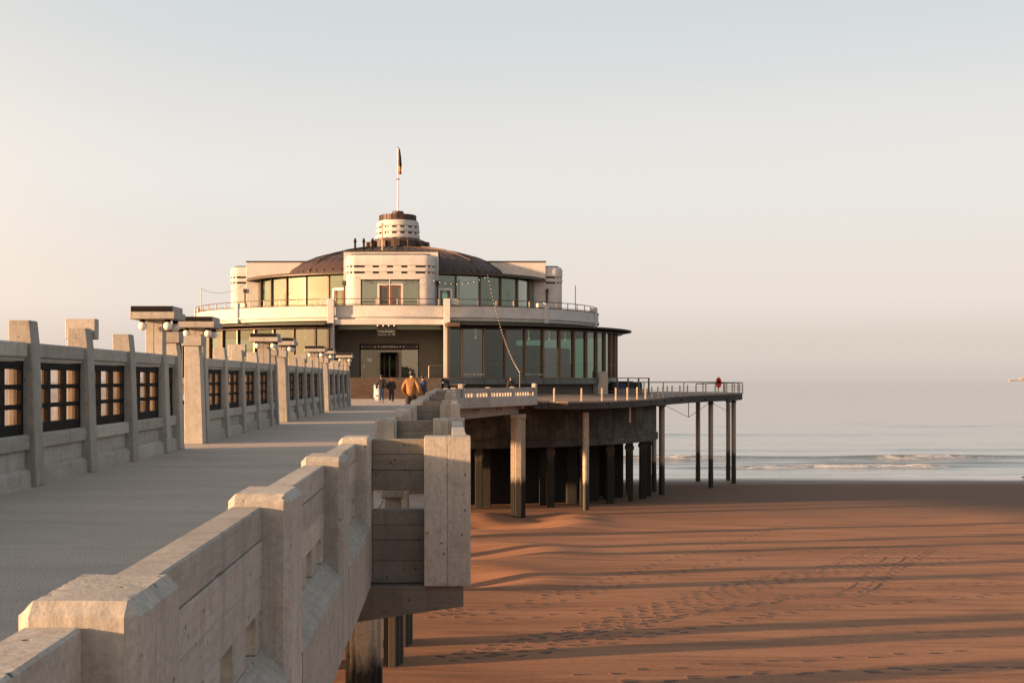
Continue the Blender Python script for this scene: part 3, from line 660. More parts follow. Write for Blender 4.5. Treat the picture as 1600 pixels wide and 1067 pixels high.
# ground storey
GL = [16.7 + 5.35 * k for k in range(15)]
B('foot_wall', arc_ring(19.9, 20.3, .1, 1.10, 14, 178, 60), 'dark_wall', bld, smooth=40)
B('foot_wall', arc_ring(19.9, 20.3, .1, 1.10, -178, -14, 60), 'dark_wall', bld, smooth=40)
for sgn in (1, -1):
    edges = [13.6] + GL
    for a, b in zip(edges[:-1], edges[1:]):
        B('plinth_panel', arc_ring(20.45, 20.8, 1.12, 1.58, sgn * (a + .06), sgn * (b - .06), 3), 'plinth', bld, smooth=30)
        B('sill_strip', arc_ring(20.4, 20.86, 1.585, 1.66, sgn * a, sgn * b, 3), 'bronze', bld)
        g = B('glass_panel', arc_ring(20.62, 20.64, 1.662, 5.6, sgn * (a + .22), sgn * (b - .22), 4), 'glass', bld, smooth=40)
    for a in edges:
        B('mullion', arc_ring(20.5, 20.84, 1.662, 5.66, sgn * (a - .2), sgn * (a + .2), 1), 'bronze', bld)
    B('transom', arc_ring(20.55, 20.72, 2.78, 2.81, sgn * edges[0], sgn * edges[-1], 60), 'steel', bld)
    B('canopy_roof', arc_ring(18.2, 22.1, 5.90, 6.02, sgn * 13.3, sgn * 178, 90, z0i=5.72, z1i=6.2), 'roof', bld, smooth=30)
    B('canopy_soffit', arc_ring(18.2, 21.3, 5.68, 5.71, sgn * 13.4, sgn * 178, 90), 'rail', bld)
    B('canopy_end', MB().box(CX + sgn * 4.9 - .15, CX + sgn * 4.9 + (.9 if sgn > 0 else .1), 101.7, 104.2, 5.72, 6.05, .02), 'rail', bld) if sgn > 0 else None
# inside of the gallery
B('gallery_floor', MB().loft([[bp(20.3, a, 1.3) for a in range(-180, 180, 5)], [bp(20.3, a, 1.6) for a in range(-180, 180, 5)]]), 'inside_dark', bld)
B('gallery_ceiling', MB().loft([[bp(18.3, a, 5.66) for a in range(-180, 180, 5)], [bp(18.3, a, 6.5) for a in range(-180, 180, 5)]]), 'inside', bld)
B('core_wall', arc_ring(11.0, 11.3, 1.6, 5.65, 32, 328, 50), 'inside', bld)
for a, r, w, h in ((40, 16.3, 3.2, 2.5), (50, 15.6, 2.6, 2.9), (60, 16.6, 2.8, 2.7), (74, 15.5, 3.0, 2.7), (-40, 16.3, 3, 2.6), (-58, 16, 3, 2.6)):
    p = bp(r, a, 1.61); o = B('display_wall', MB().box(-w / 2, w / 2, -.08, .08, 0, h, .01), 'inside_white', bld, p, (0, 0, R(a * .5)))
    B('picture', MB().box(-.55, .6, -.11, -.082, .75, h - .45), 'picture', o)
for k, (a, r) in enumerate(((22, 18.6), (28, 18.2), (36, 18.7), (45, 18.4), (57, 18.6), (-24, 18.5), (-34, 18.6), (-46, 18.4))):
    p = bp(r, a, 1.61); o = B('gallery_table', MB().lathe([(.45, .74), (.45, .78), (.02, .785)], (0, 0, 0), 14).lathe([(.3, 0), (.28, .03), (.05, .05), (.04, .74)], (0, 0, 0), 10), 'inside_white' if k % 2 else 'picture', bld, p)
    B('vase', MB().lathe([(.06, .785), (.12, .95), (.07, 1.15), (.1, 1.3), (.02, 1.3)], (0, 0, 0), 10), 'picture' if k % 2 else 'inside_white', o)
for k, a in enumerate((24, 33, 42, 51, 60, -24, -33, -42)):
    p = bp(17.6, a, 5.0); B('ceiling_spot', MB().sphere((0, 0, 0), .07, 8, 6).tube([(0, 0, .05), (0, 0, .66)], .015, 4), 'bulb', bld, p)
# entrance porch
wall = MB()
PB = 109.6
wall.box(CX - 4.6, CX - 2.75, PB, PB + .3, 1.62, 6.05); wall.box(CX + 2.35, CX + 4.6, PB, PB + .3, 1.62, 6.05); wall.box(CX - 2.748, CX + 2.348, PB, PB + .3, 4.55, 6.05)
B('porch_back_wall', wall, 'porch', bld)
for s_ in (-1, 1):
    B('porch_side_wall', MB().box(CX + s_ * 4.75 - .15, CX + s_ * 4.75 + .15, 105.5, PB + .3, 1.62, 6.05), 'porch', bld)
    B('porch_column', MB().box(CX + s_ * 4.75 - .27, CX + s_ * 4.75 + .27, 104.55, 105.15, 0.0, 8.12, .03), 'plaster', bld)
    B('column_block', MB().box(CX + s_ * 4.75 + s_ * .55 - .28, CX + s_ * 4.75 + s_ * .55 + .28, 104.9, 105.4, 7.62, 8.1, .02), 'plaster', bld)
B('porch_floor', MB().box(CX - 5.0, CX + 5.0, 104.2, PB + 6, 1.3, 1.65), 'stone', bld)
B('porch_ceiling', MB().box(CX - 4.6, CX + 4.6, 105.3, PB + .3, 6.06, 6.3), 'dark_wall', bld)
B('porch_beam', MB().box(CX - 4.47, CX + 4.47, 104.75, 105.25, 5.99, 6.42, .02), 'plaster', bld)
win = B('entrance_window', MB().box(CX - 2.75, CX - 2.66, PB + .02, PB + .2, 1.66, 4.55).box(CX + 2.26, CX + 2.35, PB + .02, PB + .2, 1.66, 4.55).box(CX - 2.66, CX + 2.26, PB + .02, PB + .2, 4.06, 4.16).box(CX - 2.66, CX + 2.26, PB + .02, PB + .2, 4.46, 4.55), 'black', bld)
B('header_panel', MB().box(CX - 2.655, CX + 2.255, PB + .06, PB + .1, 4.165, 4.455), 'board_black', win)
B('pane', MB().box(CX - 2.655, CX - 1.24, PB + .1, PB + .12, 1.66, 4.055), 'glass', win)
B('pane', MB().box(CX + .84, CX + 2.255, PB + .1, PB + .12, 1.66, 4.055), 'glass', win)
dr = B('entrance_door', MB().box(CX - 1.22, CX - 1.0, PB - .05, PB + .22, 1.66, 4.04, .01).box(CX + .6, CX + .82, PB - .05, PB + .22, 1.66, 4.04, .01).box(CX - .998, CX + .598, PB - .05, PB + .22, 3.83, 4.04, .01), 'plaster', bld)
B('door_leaf', MB().box(CX - .99, CX - .93, PB - .55, PB + .1, 1.67, 3.8, .01), 'door_wood', dr)
B('door_leaf', MB().box(CX + .53, CX + .59, PB - .55, PB + .1, 1.67, 3.8, .01), 'door_wood', dr)
B('inner_door', MB().box(CX - .30, CX - .2, PB + 1.5, PB + 1.6, 1.67, 3.6).box(CX - .75, CX - .68, PB + 1.5, PB + 1.6, 1.67, 3.6).box(CX + .3, CX + .37, PB + 1.5, PB + 1.6, 1.67, 3.6), 'bronze', dr)
B('lobby_wall', MB().box(CX - 4, CX + 4, PB + 5, PB + 5.2, 1.66, 6), 'dark_wall', bld)
for x in (CX - 1.6, CX + 1.25): B('lobby_counter', MB().box(x - .3, x + .32, PB + .5, PB + .8, 1.66, 2.55, .02), 'inside_white', bld)
B('notice', MB().box(CX - 2.1, CX - 1.7, PB + .085, PB + .095, 3.05, 3.32), 'white', win)
B('notice', MB().box(CX - 2.45, CX - 2.25, PB + .085, PB + .095, 2.5, 2.75), 'white', win)
sd = B('side_door', MB().box(CX + 4.52, CX + 4.595, 106.2, 107.9, 1.66, 4.0, .01), 'door_wood', bld)
def text(name, body, size, loc, mat, parent, rot=(R(90), 0, 0), align='CENTER', ext=.008):
    c = bpy.data.curves.new(name, 'FONT'); c.body = body; c.size = size; c.align_x = align; c.extrude = ext; c.resolution_u = 2
    tmp = bpy.data.objects.new(name, c); COL.objects.link(tmp)
    me = bpy.data.meshes.new_from_object(tmp.evaluated_get(bpy.context.evaluated_depsgraph_get())); me.name = name
    bpy.data.objects.remove(tmp); me.materials.clear()
    return put(name, me, mat, parent, loc, rot)
text('lettering', 'BRASSERIE', .24, (CX - .2, PB + .045, 4.22), 'letters', win)
for k, x in enumerate((-1.42, -1.12, -.86, .46, .72, 1.02)):
    q = abs(x + .2)
    if q < .8: sh = [(-.06, 0), (.06, 0), (0, .17)]
    elif q < 1.0: sh = [(-.07, .15), (.07, .15), (0, .0)]
    else: sh = [(-.06, .08), (0, 0), (.06, .08), (0, .16)]
    B('ornament', MB().prism([(CX + x + a, 4.22 + b) for a, b in sh], PB + .04, PB + .058), 'letters', win)
for x in (-2.55, 2.15):
    for z in (4.3, 2.9): B('ornament', MB().sphere((CX + x, PB + .05, z), .06, 8, 6), 'letters', win)
sg = thing('sign_board', (CX - .25, 105.35, 5.0), 'black hanging sign with two lines of white lettering above the entrance', 'sign')
B('board', MB().box(-.78, .78, 0, .05, .05, .93, .01), 'board_black', sg)
text('lettering', 'Modern Art Gallery', .165, (0, -.012, .40), 'letters_grey', sg)
text('lettering', 'Restaurant', .165, (-.68, -.012, .15), 'letters_grey', sg, align='LEFT')
for x in (.25, .6):
    B('arrow', MB().prism([(x - .1, .20), (x - .1, .235), (x + .02, .235), (x + .02, .275), (x + .1, .2175), (x + .02, .16), (x + .02, .20)], -.014, -.004), 'letters_grey', sg)
for k, x in enumerate((-.72, -.25, .2, .65)):
    B('spot_lamp', MB().sphere((x, -.12, .93), .045, 10, 6), 'bulb', sg)
for a in (19.5, 35): # gallery name on the glass
    p = bp(20.9, a, 1.86); text('window_lettering', 'Modern Art Gallery', .22, p, 'letters_grey', bld, (R(90), 0, R(a * .9)))
# steps
st = thing('entrance_steps', (CX, 100.0, 0), 'broad flight of brown stone steps up to the entrance', 'steps')
for k in range(10):
    B('step', MB().box(-5.3, 3.2, .42 * k, 4.15, .165 * k + (.002 if k else 0.002), .165 * (k + 1), .012), 'stone', st)
for k in range(10): B('nosing', MB().box(-5.3, 3.2, .42 * k - .03, .42 * k - .002, .165 * (k + 1) - .055, .165 * (k + 1) + .004), 'tread', st)
B('side_block', MB().box(3.25, 4.35, .6, 4.15, 0.002, 1.62, .02), 'dark_wall', st)
for x in (3.3,):
    hr = B('handrail', MB().tube([(x, 2.2, 1.62), (x, 2.2, 2.55)], .035).tube([(x, 4.0, 1.62), (x, 4.0, 2.62)], .04), 'galv', st)
    B('handrail_bar', MB().tube([(3.3, 4.0, 2.62), (4.4, 4.0, 2.62)], .03).tube([(3.3, 4.0, 2.3), (4.4, 4.0, 2.3)], .015).tube([(3.3, 4.0, 2.05), (4.4, 4.0, 2.05)], .015), 'steel', st)
# balcony
BO = .28
B('balcony_soffit', arc_ring(13, BO + 18.6, 6.35, 6.58, -180, 180, 120), 'plaster', bld)
B('balcony_parapet', arc_ring(BO + 18.45, BO + 18.75, 6.80, 7.58, -180, 180, 140), 'plaster', bld, smooth=30)
B('balcony_moulding', arc_ring(BO + 18.3, BO + 18.66, 6.42, 6.60, -180, 180, 140), 'plaster', bld, smooth=30)
B('balcony_moulding', arc_ring(BO + 18.3, BO + 18.82, 6.62, 6.80, -180, 180, 140), 'plaster', bld, smooth=30)
B('balcony_coping', arc_ring(BO + 18.42, BO + 18.80, 7.585, 7.63, -180, 180, 140), 'roof', bld, smooth=30)
B('balcony_floor', arc_ring(10, BO + 18.44, 6.9, 7.05, -180, 180, 120), 'roof', bld)
for a in (44, 73.5, -44, -73.5, 104, -104):
    p = bp(BO + 18.78, a, 6.3); B('balcony_fin', MB().box(-.2, .2, -.12, .14, 0, 1.72, .02), 'plaster', bld, p, (0, 0, R(a)))
    p = bp(BO + 18.6, a - 1.6 if a > 0 else a + 1.6, 7.64); B('balcony_block', MB().box(-.42, .42, -.12, .14, 0, .36, .02), 'plaster', bld, p, (0, 0, R(a)))
rl = thing('balcony_railing', (0, 0, 0), 'thin brown handrail with short posts round the upper balcony', 'railing')
B('handrail', MB().tube([bp(BO + 18.62, a, 8.14) for a in range(-150, 151, 2)], .035), 'rail', rl)
B('lower_rail', MB().tube([bp(BO + 18.62, a, 7.72) for a in range(-150, 151, 2)], .02), 'rail', rl)
for k in range(-22, 23):
    a = k * 5.2 + 2.0; S('brp', lambda: MB().box(-.045, .045, -.03, .03, 0, .5), 'rail_post', 'galv', rl, bp(BO + 18.62, a, 7.632), (0, 0, R(a)))
# upper storey
B('upper_floor_wall', arc_ring(13.2, 13.5, 7.06, 7.14, -180, 180, 90), 'bronze', bld)
UG = [13.8, 24, 34.2, 44.4, 54.6, 64.8, 75]
for off in (0, 180):
    for sgn in (1, -1):
        for a, b in zip(UG[:-1], UG[1:]):
            B('upper_glass_panel', arc_ring(13.45, 13.47, 7.16, 10.52, off + sgn * (a + .2), off + sgn * (b - .2), 5), 'glass_up', bld, smooth=40)
        for a in UG: B('upper_mullion', arc_ring(13.35, 13.62, 7.15, 10.58, off + sgn * (a - .24), off + sgn * (a + .24), 1), 'bronze', bld)
        d_ = B('terrace_door', arc_ring(13.5, 13.66, 7.16, 9.35, off + sgn * 17.0, off + sgn * 17.7, 1), 'white', bld)
        B('door_frame', arc_ring(13.5, 13.66, 9.2, 9.4, off + sgn * 17.72, off + sgn * 21.6, 2), 'white', bld)
        B('door_frame', arc_ring(13.5, 13.66, 7.16, 9.35, off + sgn * 21.62, off + sgn * 22.3, 1), 'white', bld)
        B('door_leaf', arc_ring(13.52, 13.58, 7.16, 9.18, off + sgn * 17.75, off + sgn * 18.5, 1), 'door_wood', bld)
        B('door_leaf', arc_ring(13.52, 13.58, 7.16, 9.18, off + sgn * 20.8, off + sgn * 21.6, 1), 'door_wood', bld)
        B('side_screen', arc_ring(13.3, 13.5, 7.15, 10.56, off + sgn * 75.5, off + sgn * 80, 2), 'bronze', bld)
B('eaves', arc_ring(9.5, 14.45, 10.62, 10.78, -180, 180, 120, z0i=10.60, z1i=10.95), 'roof', bld, smooth=30)
B('eaves_fascia', arc_ring(14.3, 14.5, 10.55, 10.615, -180, 180, 120), 'rail', bld)
B('salon_floor', MB().loft([[bp(13.2, a, 7.0) for a in range(-180, 180, 5)], [bp(13.2, a, 7.13) for a in range(-180, 180, 5)]]), 'inside_white', bld)
B('salon_ceiling', MB().loft([[bp(13.2, a, 10.5) for a in range(-180, 180, 5)], [bp(13.2, a, 10.58) for a in range(-180, 180, 5)]]), 'inside_white', bld)
for a, r in ((30, 8.5), (47, 8.6), (62, 8.2), (-32, 8.5), (-50, 8.6)):
    o = B('salon_wall', MB().box(-1.1, 1.1, -.1, .1, 0, 1.7), 'inside', bld, bp(r, a, 7.14), (0, 0, R(a * .6)))
# four arms with streamlined ends
def rrect(hw, d0, d1, r, n=8):
    pts = [(-hw, d0)]
    for k in range(n + 1):
        a = math.pi / 2 * k / n; pts.append((-hw + r - r * math.cos(a), d1 - r + r * math.sin(a)))
    for k in range(n + 1):
        a = math.pi / 2 * k / n; pts.append((hw - r + r * math.sin(a), d1 - r + r * math.cos(a)))
    return pts + [(hw, d0)]
def arm(rot, dist, front):
    c = (CX, CY, 0); rz = (0, 0, rot + math.pi)     # local +y points outward
    W = 3.72; D1 = dist; D0 = dist - 1.6
    B('arm_wall', MB().box(-4.0, 4.0, 5.0, D0 - .002, 7.06, 12.30, .02), 'plaster', bld, c, rz)
    B('arm_roof', MB().box(-4.08, 4.08, 5.0, D0 + .04, 12.302, 12.42, .02), 'roof', bld, c, rz)
    ww = 2.46
    if front:
        # pylon with a wide window: two rounded cheeks and a lintel
        for s_ in (-1, 1):
            out = [(s_ * ww, D0), (s_ * ww, D1)] + [(s_ * (W - .9 + .9 * math.sin(math.pi / 2 * k / 8)), D1 - .9 + .9 * math.cos(math.pi / 2 * k / 8)) for k in range(9)] + [(s_ * W, D0)]
            B('pylon_cheek', MB().prism(out, 7.06, 9.85, 'z'), 'plaster', bld, c, rz, smooth=25)
        B('pylon_lintel', MB().prism(rrect(W, D0, D1, .9), 9.852, 10.34, 'z'), 'plaster', bld, c, rz, smooth=25)
    else:
        B('pylon', MB().prism(rrect(W, D0, D1, .9), 7.06, 10.34, 'z'), 'plaster', bld, c, rz, smooth=25)
    B('slot_course', MB().prism(rrect(W - .22, D0, D1 - .22, .8), 10.341, 10.52, 'z'), 'board_black', bld, c, rz, smooth=25)
    B('pylon_band', MB().prism(rrect(W + .05, D0, D1 + .05, .95), 10.521, 10.84, 'z'), 'plaster', bld, c, rz, smooth=25)
    B('slot_course', MB().prism(rrect(W - .22, D0, D1 - .22, .8), 10.841, 11.02, 'z'), 'board_black', bld, c, rz, smooth=25)
    o1 = rrect(W + .05, D0, D1 + .05, .95); rings = []
    for ins, z in ((0, 11.021), (0, 11.62), (.05, 11.78), (.16, 11.88), (.34, 11.93)):
        rings.append([(x, y, z) for x, y in rrect(W + .05 - ins, D0, D1 + .05 - ins, .95 - ins * .5)])
    B('pylon_top', MB().loft(rings), 'plaster', bld, c, rz, smooth=35)
    B('pylon_roof', MB().prism(rrect(W - .35, D0, D1 - .3, .7), 11.932, 12.02, 'z'), 'roof', bld, c, rz)
    for z in (10.342, 10.842):
        for k in range(-3, 4):
            x = k * 1.19 + .0
            lo, hi = x - .595 + .26, x + .595 - .26
            lo, hi = x + .26, x + .93
            if hi > W - .75 or lo < -W + .75: continue
            B('slot_block', MB().box(lo, hi, D0, D1 - .004, z, z + .177), 'plaster', bld, c, rz)
        for s_ in (-1, 1):
            for k in (1, 3, 5):
                a0, a1 = math.pi / 2 * (k) / 7, math.pi / 2 * (k + .8) / 7
                q = [(s_ * (W - .9 + rr * math.sin(a)), D1 - .9 + rr * math.cos(a)) for rr, a in ((.5, a0), (.895, a0), (.895, a1), (.5, a1))]
                B('slot_block', MB().prism(q, z, z + .177, 'z'), 'plaster', bld, c, rz)
    if front:
        fr = B('balcony_window', MB().box(-ww + .002, -ww + .09, D1 - .5, D1 - .35, 7.07, 9.84).box(ww - .09, ww - .002, D1 - .5, D1 - .35, 7.07, 9.84).box(-ww + .09, ww - .09, D1 - .5, D1 - .35, 9.75, 9.84), 'bronze', bld, c, rz)
        B('pane', MB().box(-ww + .09, -1.0, D1 - .44, D1 - .42, 7.07, 9.75), 'glass_up', fr)
        B('pane', MB().box(1.0, ww - .09, D1 - .44, D1 - .42, 7.07, 9.75), 'glass_up', fr)
        B('pane', MB().box(-1.0, 1.0, D1 - .44, D1 - .42, 9.56, 9.75), 'glass_up', fr)
        dz = B('balcony_door', MB().box(-1.08, -.9, D1 - .46, D1 - .28, 7.07, 9.55, .01).box(.9, 1.08, D1 - .46, D1 - .28, 7.07, 9.55, .01).box(-.898, .898, D1 - .46, D1 - .28, 9.36, 9.55, .01), 'plaster', bld, c, rz)
        for s_ in (-1, 1):
            B('door_leaf', MB().box(min(s_ * .02, s_ * .2), max(s_ * .02, s_ * .2), D1 - .44, D1 - .36, 7.07, 9.35, .01).box(min(s_ * .72, s_ * .89), max(s_ * .72, s_ * .89), D1 - .44, D1 - .36, 7.07, 9.35, .01).box(min(s_ * .2, s_ * .72), max(s_ * .2, s_ * .72), D1 - .44, D1 - .36, 7.07, 7.35).box(min(s_ * .2, s_ * .72), max(s_ * .2, s_ * .72), D1 - .44, D1 - .36, 9.2, 9.35), 'door_wood', dz)
            B('pane', MB().box(min(s_ * .2, s_ * .72), max(s_ * .2, s_ * .72), D1 - .41, D1 - .40, 7.351, 9.199), 'glass', dz)
        B('lobby_back', MB().box(-ww, ww, D0 - .001, D0 + .05, 7.07, 9.84), 'inside', bld, c, rz)
    for s_ in (-1, 1): B('rain_pipe', MB().tube([(s_ * 3.95, D0 + .12, 7.06), (s_ * 3.95, D0 + .12, 9.5)], .07).box(s_ * 3.95 - .15, s_ * 3.95 + .15, D0 + .02, D0 + .26, 9.5, 9.85), 'roof', bld, c, rz)
arm(0, 15.2, True); arm(math.pi / 2, 15.4, False); arm(-math.pi / 2, 15.4, False); arm(math.pi, 15.2, False)
# dome
def dome_z(r):
    t = r / 10.9; return 10.93 + 3.75 * (max(0, 1 - t * t)) ** .62 * 0.82
NR = 72
rings = []
for r in [10.9, 10.4, 9.6, 8.6, 7.4, 6.0, 4.6, 3.4, 2.4]:
    rings.append([bp(r, 360 * k / NR, dome_z(r), 1.0) for k in range(NR)])
B('dome', MB().loft(rings, True, False), 'copper', bld, smooth=60)
for k in range(NR):
    a = 360 * k / NR; big = k % 9 == 0
    wr, hr_ = (.11, .13) if big else (.028, .05)
    rr = []
    for r in [10.85, 9.6, 8.0, 6.2, 4.4, 2.5]:
        z = dome_z(r); o = bp(r, a, 0, 1.0); tx, ty = math.cos(R(a)), math.sin(R(a))
        rr.append([(o[0] - tx * wr, o[1] - ty * wr, z - .02), (o[0] + tx * wr, o[1] + ty * wr, z - .02), (o[0] + tx * wr, o[1] + ty * wr, z + hr_), (o[0] - tx * wr, o[1] - ty * wr, z + hr_)])
    B('dome_rib' if big else 'roof_seam', MB().loft(rr), 'copper', bld)
# lantern
lan = [('lantern_foot', [(2.75, 13.6), (2.75, 14.55), (2.3, 14.75)], 'copper'), ('lantern_drum', [(1.9, 14.6), (1.9, 16.55)], 'board_black'),
       ('lantern_band', [(2.05, 14.82), (2.1, 14.87), (2.1, 15.16), (2.05, 15.2)], 'plaster'), ('lantern_band', [(2.03, 15.4), (2.08, 15.45), (2.08, 15.72), (2.03, 15.77)], 'plaster'),
       ('lantern_band', [(1.98, 15.95), (2.04, 16.02), (1.98, 16.42), (1.85, 16.56), (1.6, 16.6)], 'plaster'),
       ('lantern_cap', [(1.72, 16.6), (1.72, 17.08), (1.68, 17.1)], 'copper'), ('mast_socket', [(.56, 17.1), (.56, 17.45), (.5, 17.5)], 'copper')]
for nm, prof, mt in lan: B(nm, MB().lathe(prof, (CX, CY, 0), 40), mt, bld, smooth=30)
for z0, z1 in ((15.201, 15.399), (15.771, 15.949), (14.75, 14.819)):
    for k in range(16):
        a0, a1 = k * 22.5, k * 22.5 + 9
        B('lantern_block', arc_ring(1.85, 2.02, z0, z1, a0, a1, 2, sq=1.0), 'plaster', bld)
for k in range(20):
    a = k * 18; S('crib', lambda: MB().box(-.03, .03, -.03, .03, 0, .5), 'cap_rib', 'copper', bld, (CX + 1.74 * math.sin(R(a)), CY - 1.74 * math.cos(R(a)), 16.6), (0, 0, R(a)))
for k in range(14):
    a = k * 360 / 14; S('fbox', lambda: MB().box(-.32, .32, -.2, .2, 0, .75, .03), 'vent_box', 'copper', bld, (CX + 2.85 * math.sin(R(a)), CY - 2.85 * math.cos(R(a)), 13.75), (0, 0, R(a)))
fp = thing('flag_mast', (CX + .02, CY, 17.45), 'tall white flag mast on the lantern with a limp dark flag', 'flag mast')
B('mast', MB().tube([(0, 0, 0), (0, 0, 3), (0, 0, 6.1)], [.08, .065, .045], 10), 'white', fp, smooth=50)
B('truck', MB().sphere((0, 0, 6.13), .08, 8, 6), 'steel', fp)
B('cleat', MB().box(-.13, .13, -.06, .06, 3.05, 3.2), 'steel', fp)
def flag_piece(z0, z1, mat):
    rings = []
    for k in range(9):
        z = z0 + (z1 - z0) * k / 8; t = (6.0 - z) / 2.4
        w = .07 + .17 * math.sin(min(1, t * 1.15) * math.pi * .62)
        rings.append([(.06, -.03, z), (.08 + w * .35, -.10 - .03 * math.sin(z * 6), z), (.1 + w * .75, .03, z), (.12 + w, -.07, z), (.11 + w, -.03, z), (.1 + w * .7, .08, z), (.07 + w * .3, -.03, z)])
    B('flag', MB().loft(rings), mat, fp, smooth=50)
M['flag_black'] = plain('black flag cloth', (0.018, 0.014, 0.013), .8); M['flag_yellow'] = plain('yellow flag cloth', (.42, .24, .04), .8); M['flag_red'] = plain('dark red flag cloth', (.22, .035, .025), .8)
flag_piece(4.35, 6.02, 'flag_black'); flag_piece(3.85, 4.345, 'flag_yellow'); flag_piece(3.6, 3.845, 'flag_red')
for k, (x, h) in enumerate(((-3.2, 1.25), (-2.45, 1.25), (-1.7, 1.25))):
    o = thing('vent_pipe', (CX + x, 110.5, 12.42), ('leftmost', 'middle', 'rightmost')[k] + ' of three black vent pipes on the pavilion roof', 'vent pipe', 'vent pipes on the front roof')
    B('pipe', MB().lathe([(.09, 0), (.09, h - .35), (.14, h - .33), (.14, h - .2), (.09, h - .18), (.09, h), (.02, h + .01)], (0, 0, 0), 12), 'black', o)
o = thing('roof_pole', (CX - .75, 108.8, 12.42), 'slim pale pole standing on the front roof beside the vent pipes', 'pole')
B('pole', MB().tube([(0, 0, -.4), (0, 0, 2.15)], .06, 8), 'galv', o); B('pole_head', MB().box(-.12, .12, -.08, .08, 2.15, 2.35).box(-.25, -.02, -.06, .06, .9, 1.15), 'galv', o)

# ------------------------------------------------------------------ terrace round the building
outer = [(6.3, 96.6, -.10), (7.4, 97.6, -.14), (8.85, 97.4, -.16), (11.2, 98.9, -.16), (13.6, 102.4, -.15), (16.0, 107, -.13), (18.2, 112.5, -.1), (20.3, 118.5, -.05), (23.2, 124, 0), (27.0, 129.5, .05), (29.7, 133.2, .08), (31.2, 137.2, .10), (30.8, 146, .10), (20, 150, .1), (10, 150, .2)]
inner = []
for (x, y, z) in outer:
    a = math.degrees(math.atan2((x - CX), -(y - CY) / SQ)); inner.append(bp(19.8, a, .32))
tb = MB(); n = len(outer)
tb.add([(x, y, z) for x, y, z in outer] + [tuple(p) for p in inner] + [(x, y, z - .13) for x, y, z in outer] + [(p[0], p[1], -.15) for p in inner],
       [(i, i + 1, n + i + 1, n + i) for i in range(n - 1)] + [(2 * n + i, 3 * n + i, 3 * n + i + 1, 2 * n + i + 1) for i in range(n - 1)] + [(i, 2 * n + i, 2 * n + i + 1, i + 1) for i in range(n - 1)] + [(0, n, 3 * n, 2 * n), (n - 1, 3 * n - 1, 4 * n - 1, 2 * n - 1)])
tag(B('terrace_deck', tb, 'terrace'), 'grey planked terrace round the pavilion', kind='structure')
tf = thing('understructure', (0, 0, 0), 'dark tarred beams carrying the terrace edge', 'beams')
for i in range(n - 2):
    a, b = Vector(outer[i]), Vector(outer[i + 1]); dv = (b - a).normalized(); nv = Vector((dv.y, -dv.x, 0)) * -1
    q = [a + nv * .05, b + nv * .05, b + nv * .4, a + nv * .4]
    B('edge_beam', MB().loft([[(p.x, p.y, p.z - (.75 if a.y > 110 else .6)) for p in q], [(p.x, p.y, p.z - .135) for p in q]]), 'beam', tf)
    mid = (a + b) / 2; inn = Vector(inner[i])
    B('joist', MB().tube([(mid.x, mid.y, -.42), (inn.x, inn.y, -.42)], .14, 4), 'beam', tf)
tr = thing('terrace_railing', (0, 0, 0), 'low terrace railing of sunlit timber posts and thin wires', 'railing')
# posts spaced along the edge
pts = [Vector(p) for p in outer[1:13]]
acc = 0; posts_ = []; sp = 2.35; nxt = .4
for a, b in zip(pts[:-1], pts[1:]):
    Ls = (b - a).length
    while nxt <= acc + Ls:
        posts_.append(a + (b - a) * ((nxt - acc) / Ls)); nxt += sp
    acc += Ls
for p in posts_: S('tpost', lambda: MB().box(-.06, .06, -.06, .06, -.02, 1.0, .012), 'post', 'galv', tr, (p.x, p.y, p.z))
for h in (.3, .52, .74): B('wire', MB().tube([(p.x, p.y, p.z + h) for p in posts_], .012, 4), 'steel', tr)
far = [p for p in posts_ if p.y > 124]
B('top_rail', MB().tube([(p.x, p.y, p.z + 1.08) for p in far] + [(30, 146, 1.2), (18, 142, 1.2)], .06, 6), 'steel', tr)
for p in ((31, 146), (28.5, 145.3), (26.2, 144.6), (23.8, 144), (21.5, 143.2)): B('far_post', MB().box(-.06, .06, -.06, .06, 0, 1.15), 'galv', tr, (p[0], p[1], .1))
lb = thing('lifebuoy', (26.9, 129.2, .05), 'red lifebuoy case on a post at the terrace railing', 'lifebuoy')
B('stand', MB().box(-.05, .05, -.05, .05, 0, .75), 'galv', lb)
ringp = []
for k in range(24):
    a = 2 * math.pi * k / 24; ringp.append([(.30 * math.cos(a) * .75 + .30 * 0, (.13 * math.sin(b)) - .1, 1.12 + .47 * math.sin(a)) for b in (0,)][0])
tor = MB(); rr = []
for k in range(25):
    a = 2 * math.pi * k / 24
    rr.append([((.27 + .11 * math.cos(b)) * math.cos(a) * .8, .10 * math.sin(b) - .15, 1.15 + (.42 + .13 * math.cos(b)) * math.sin(a)) for b in [2 * math.pi * j / 8 for j in range(8)]])
B('ring', tor.loft(rr, True, False), 'red', lb, smooth=60)
B('ring_back', MB().prism([(.26 * .8 * math.cos(2 * math.pi * k / 16), 1.15 + .42 * math.sin(2 * math.pi * k / 16)) for k in range(16)], -.08, -.05), 'red', lb)
B('strap', MB().box(-.3, .3, -.27, -.255, 1.08, 1.2).box(-.05, .12, -.275, -.26, 1.2, 1.36), 'black', lb)
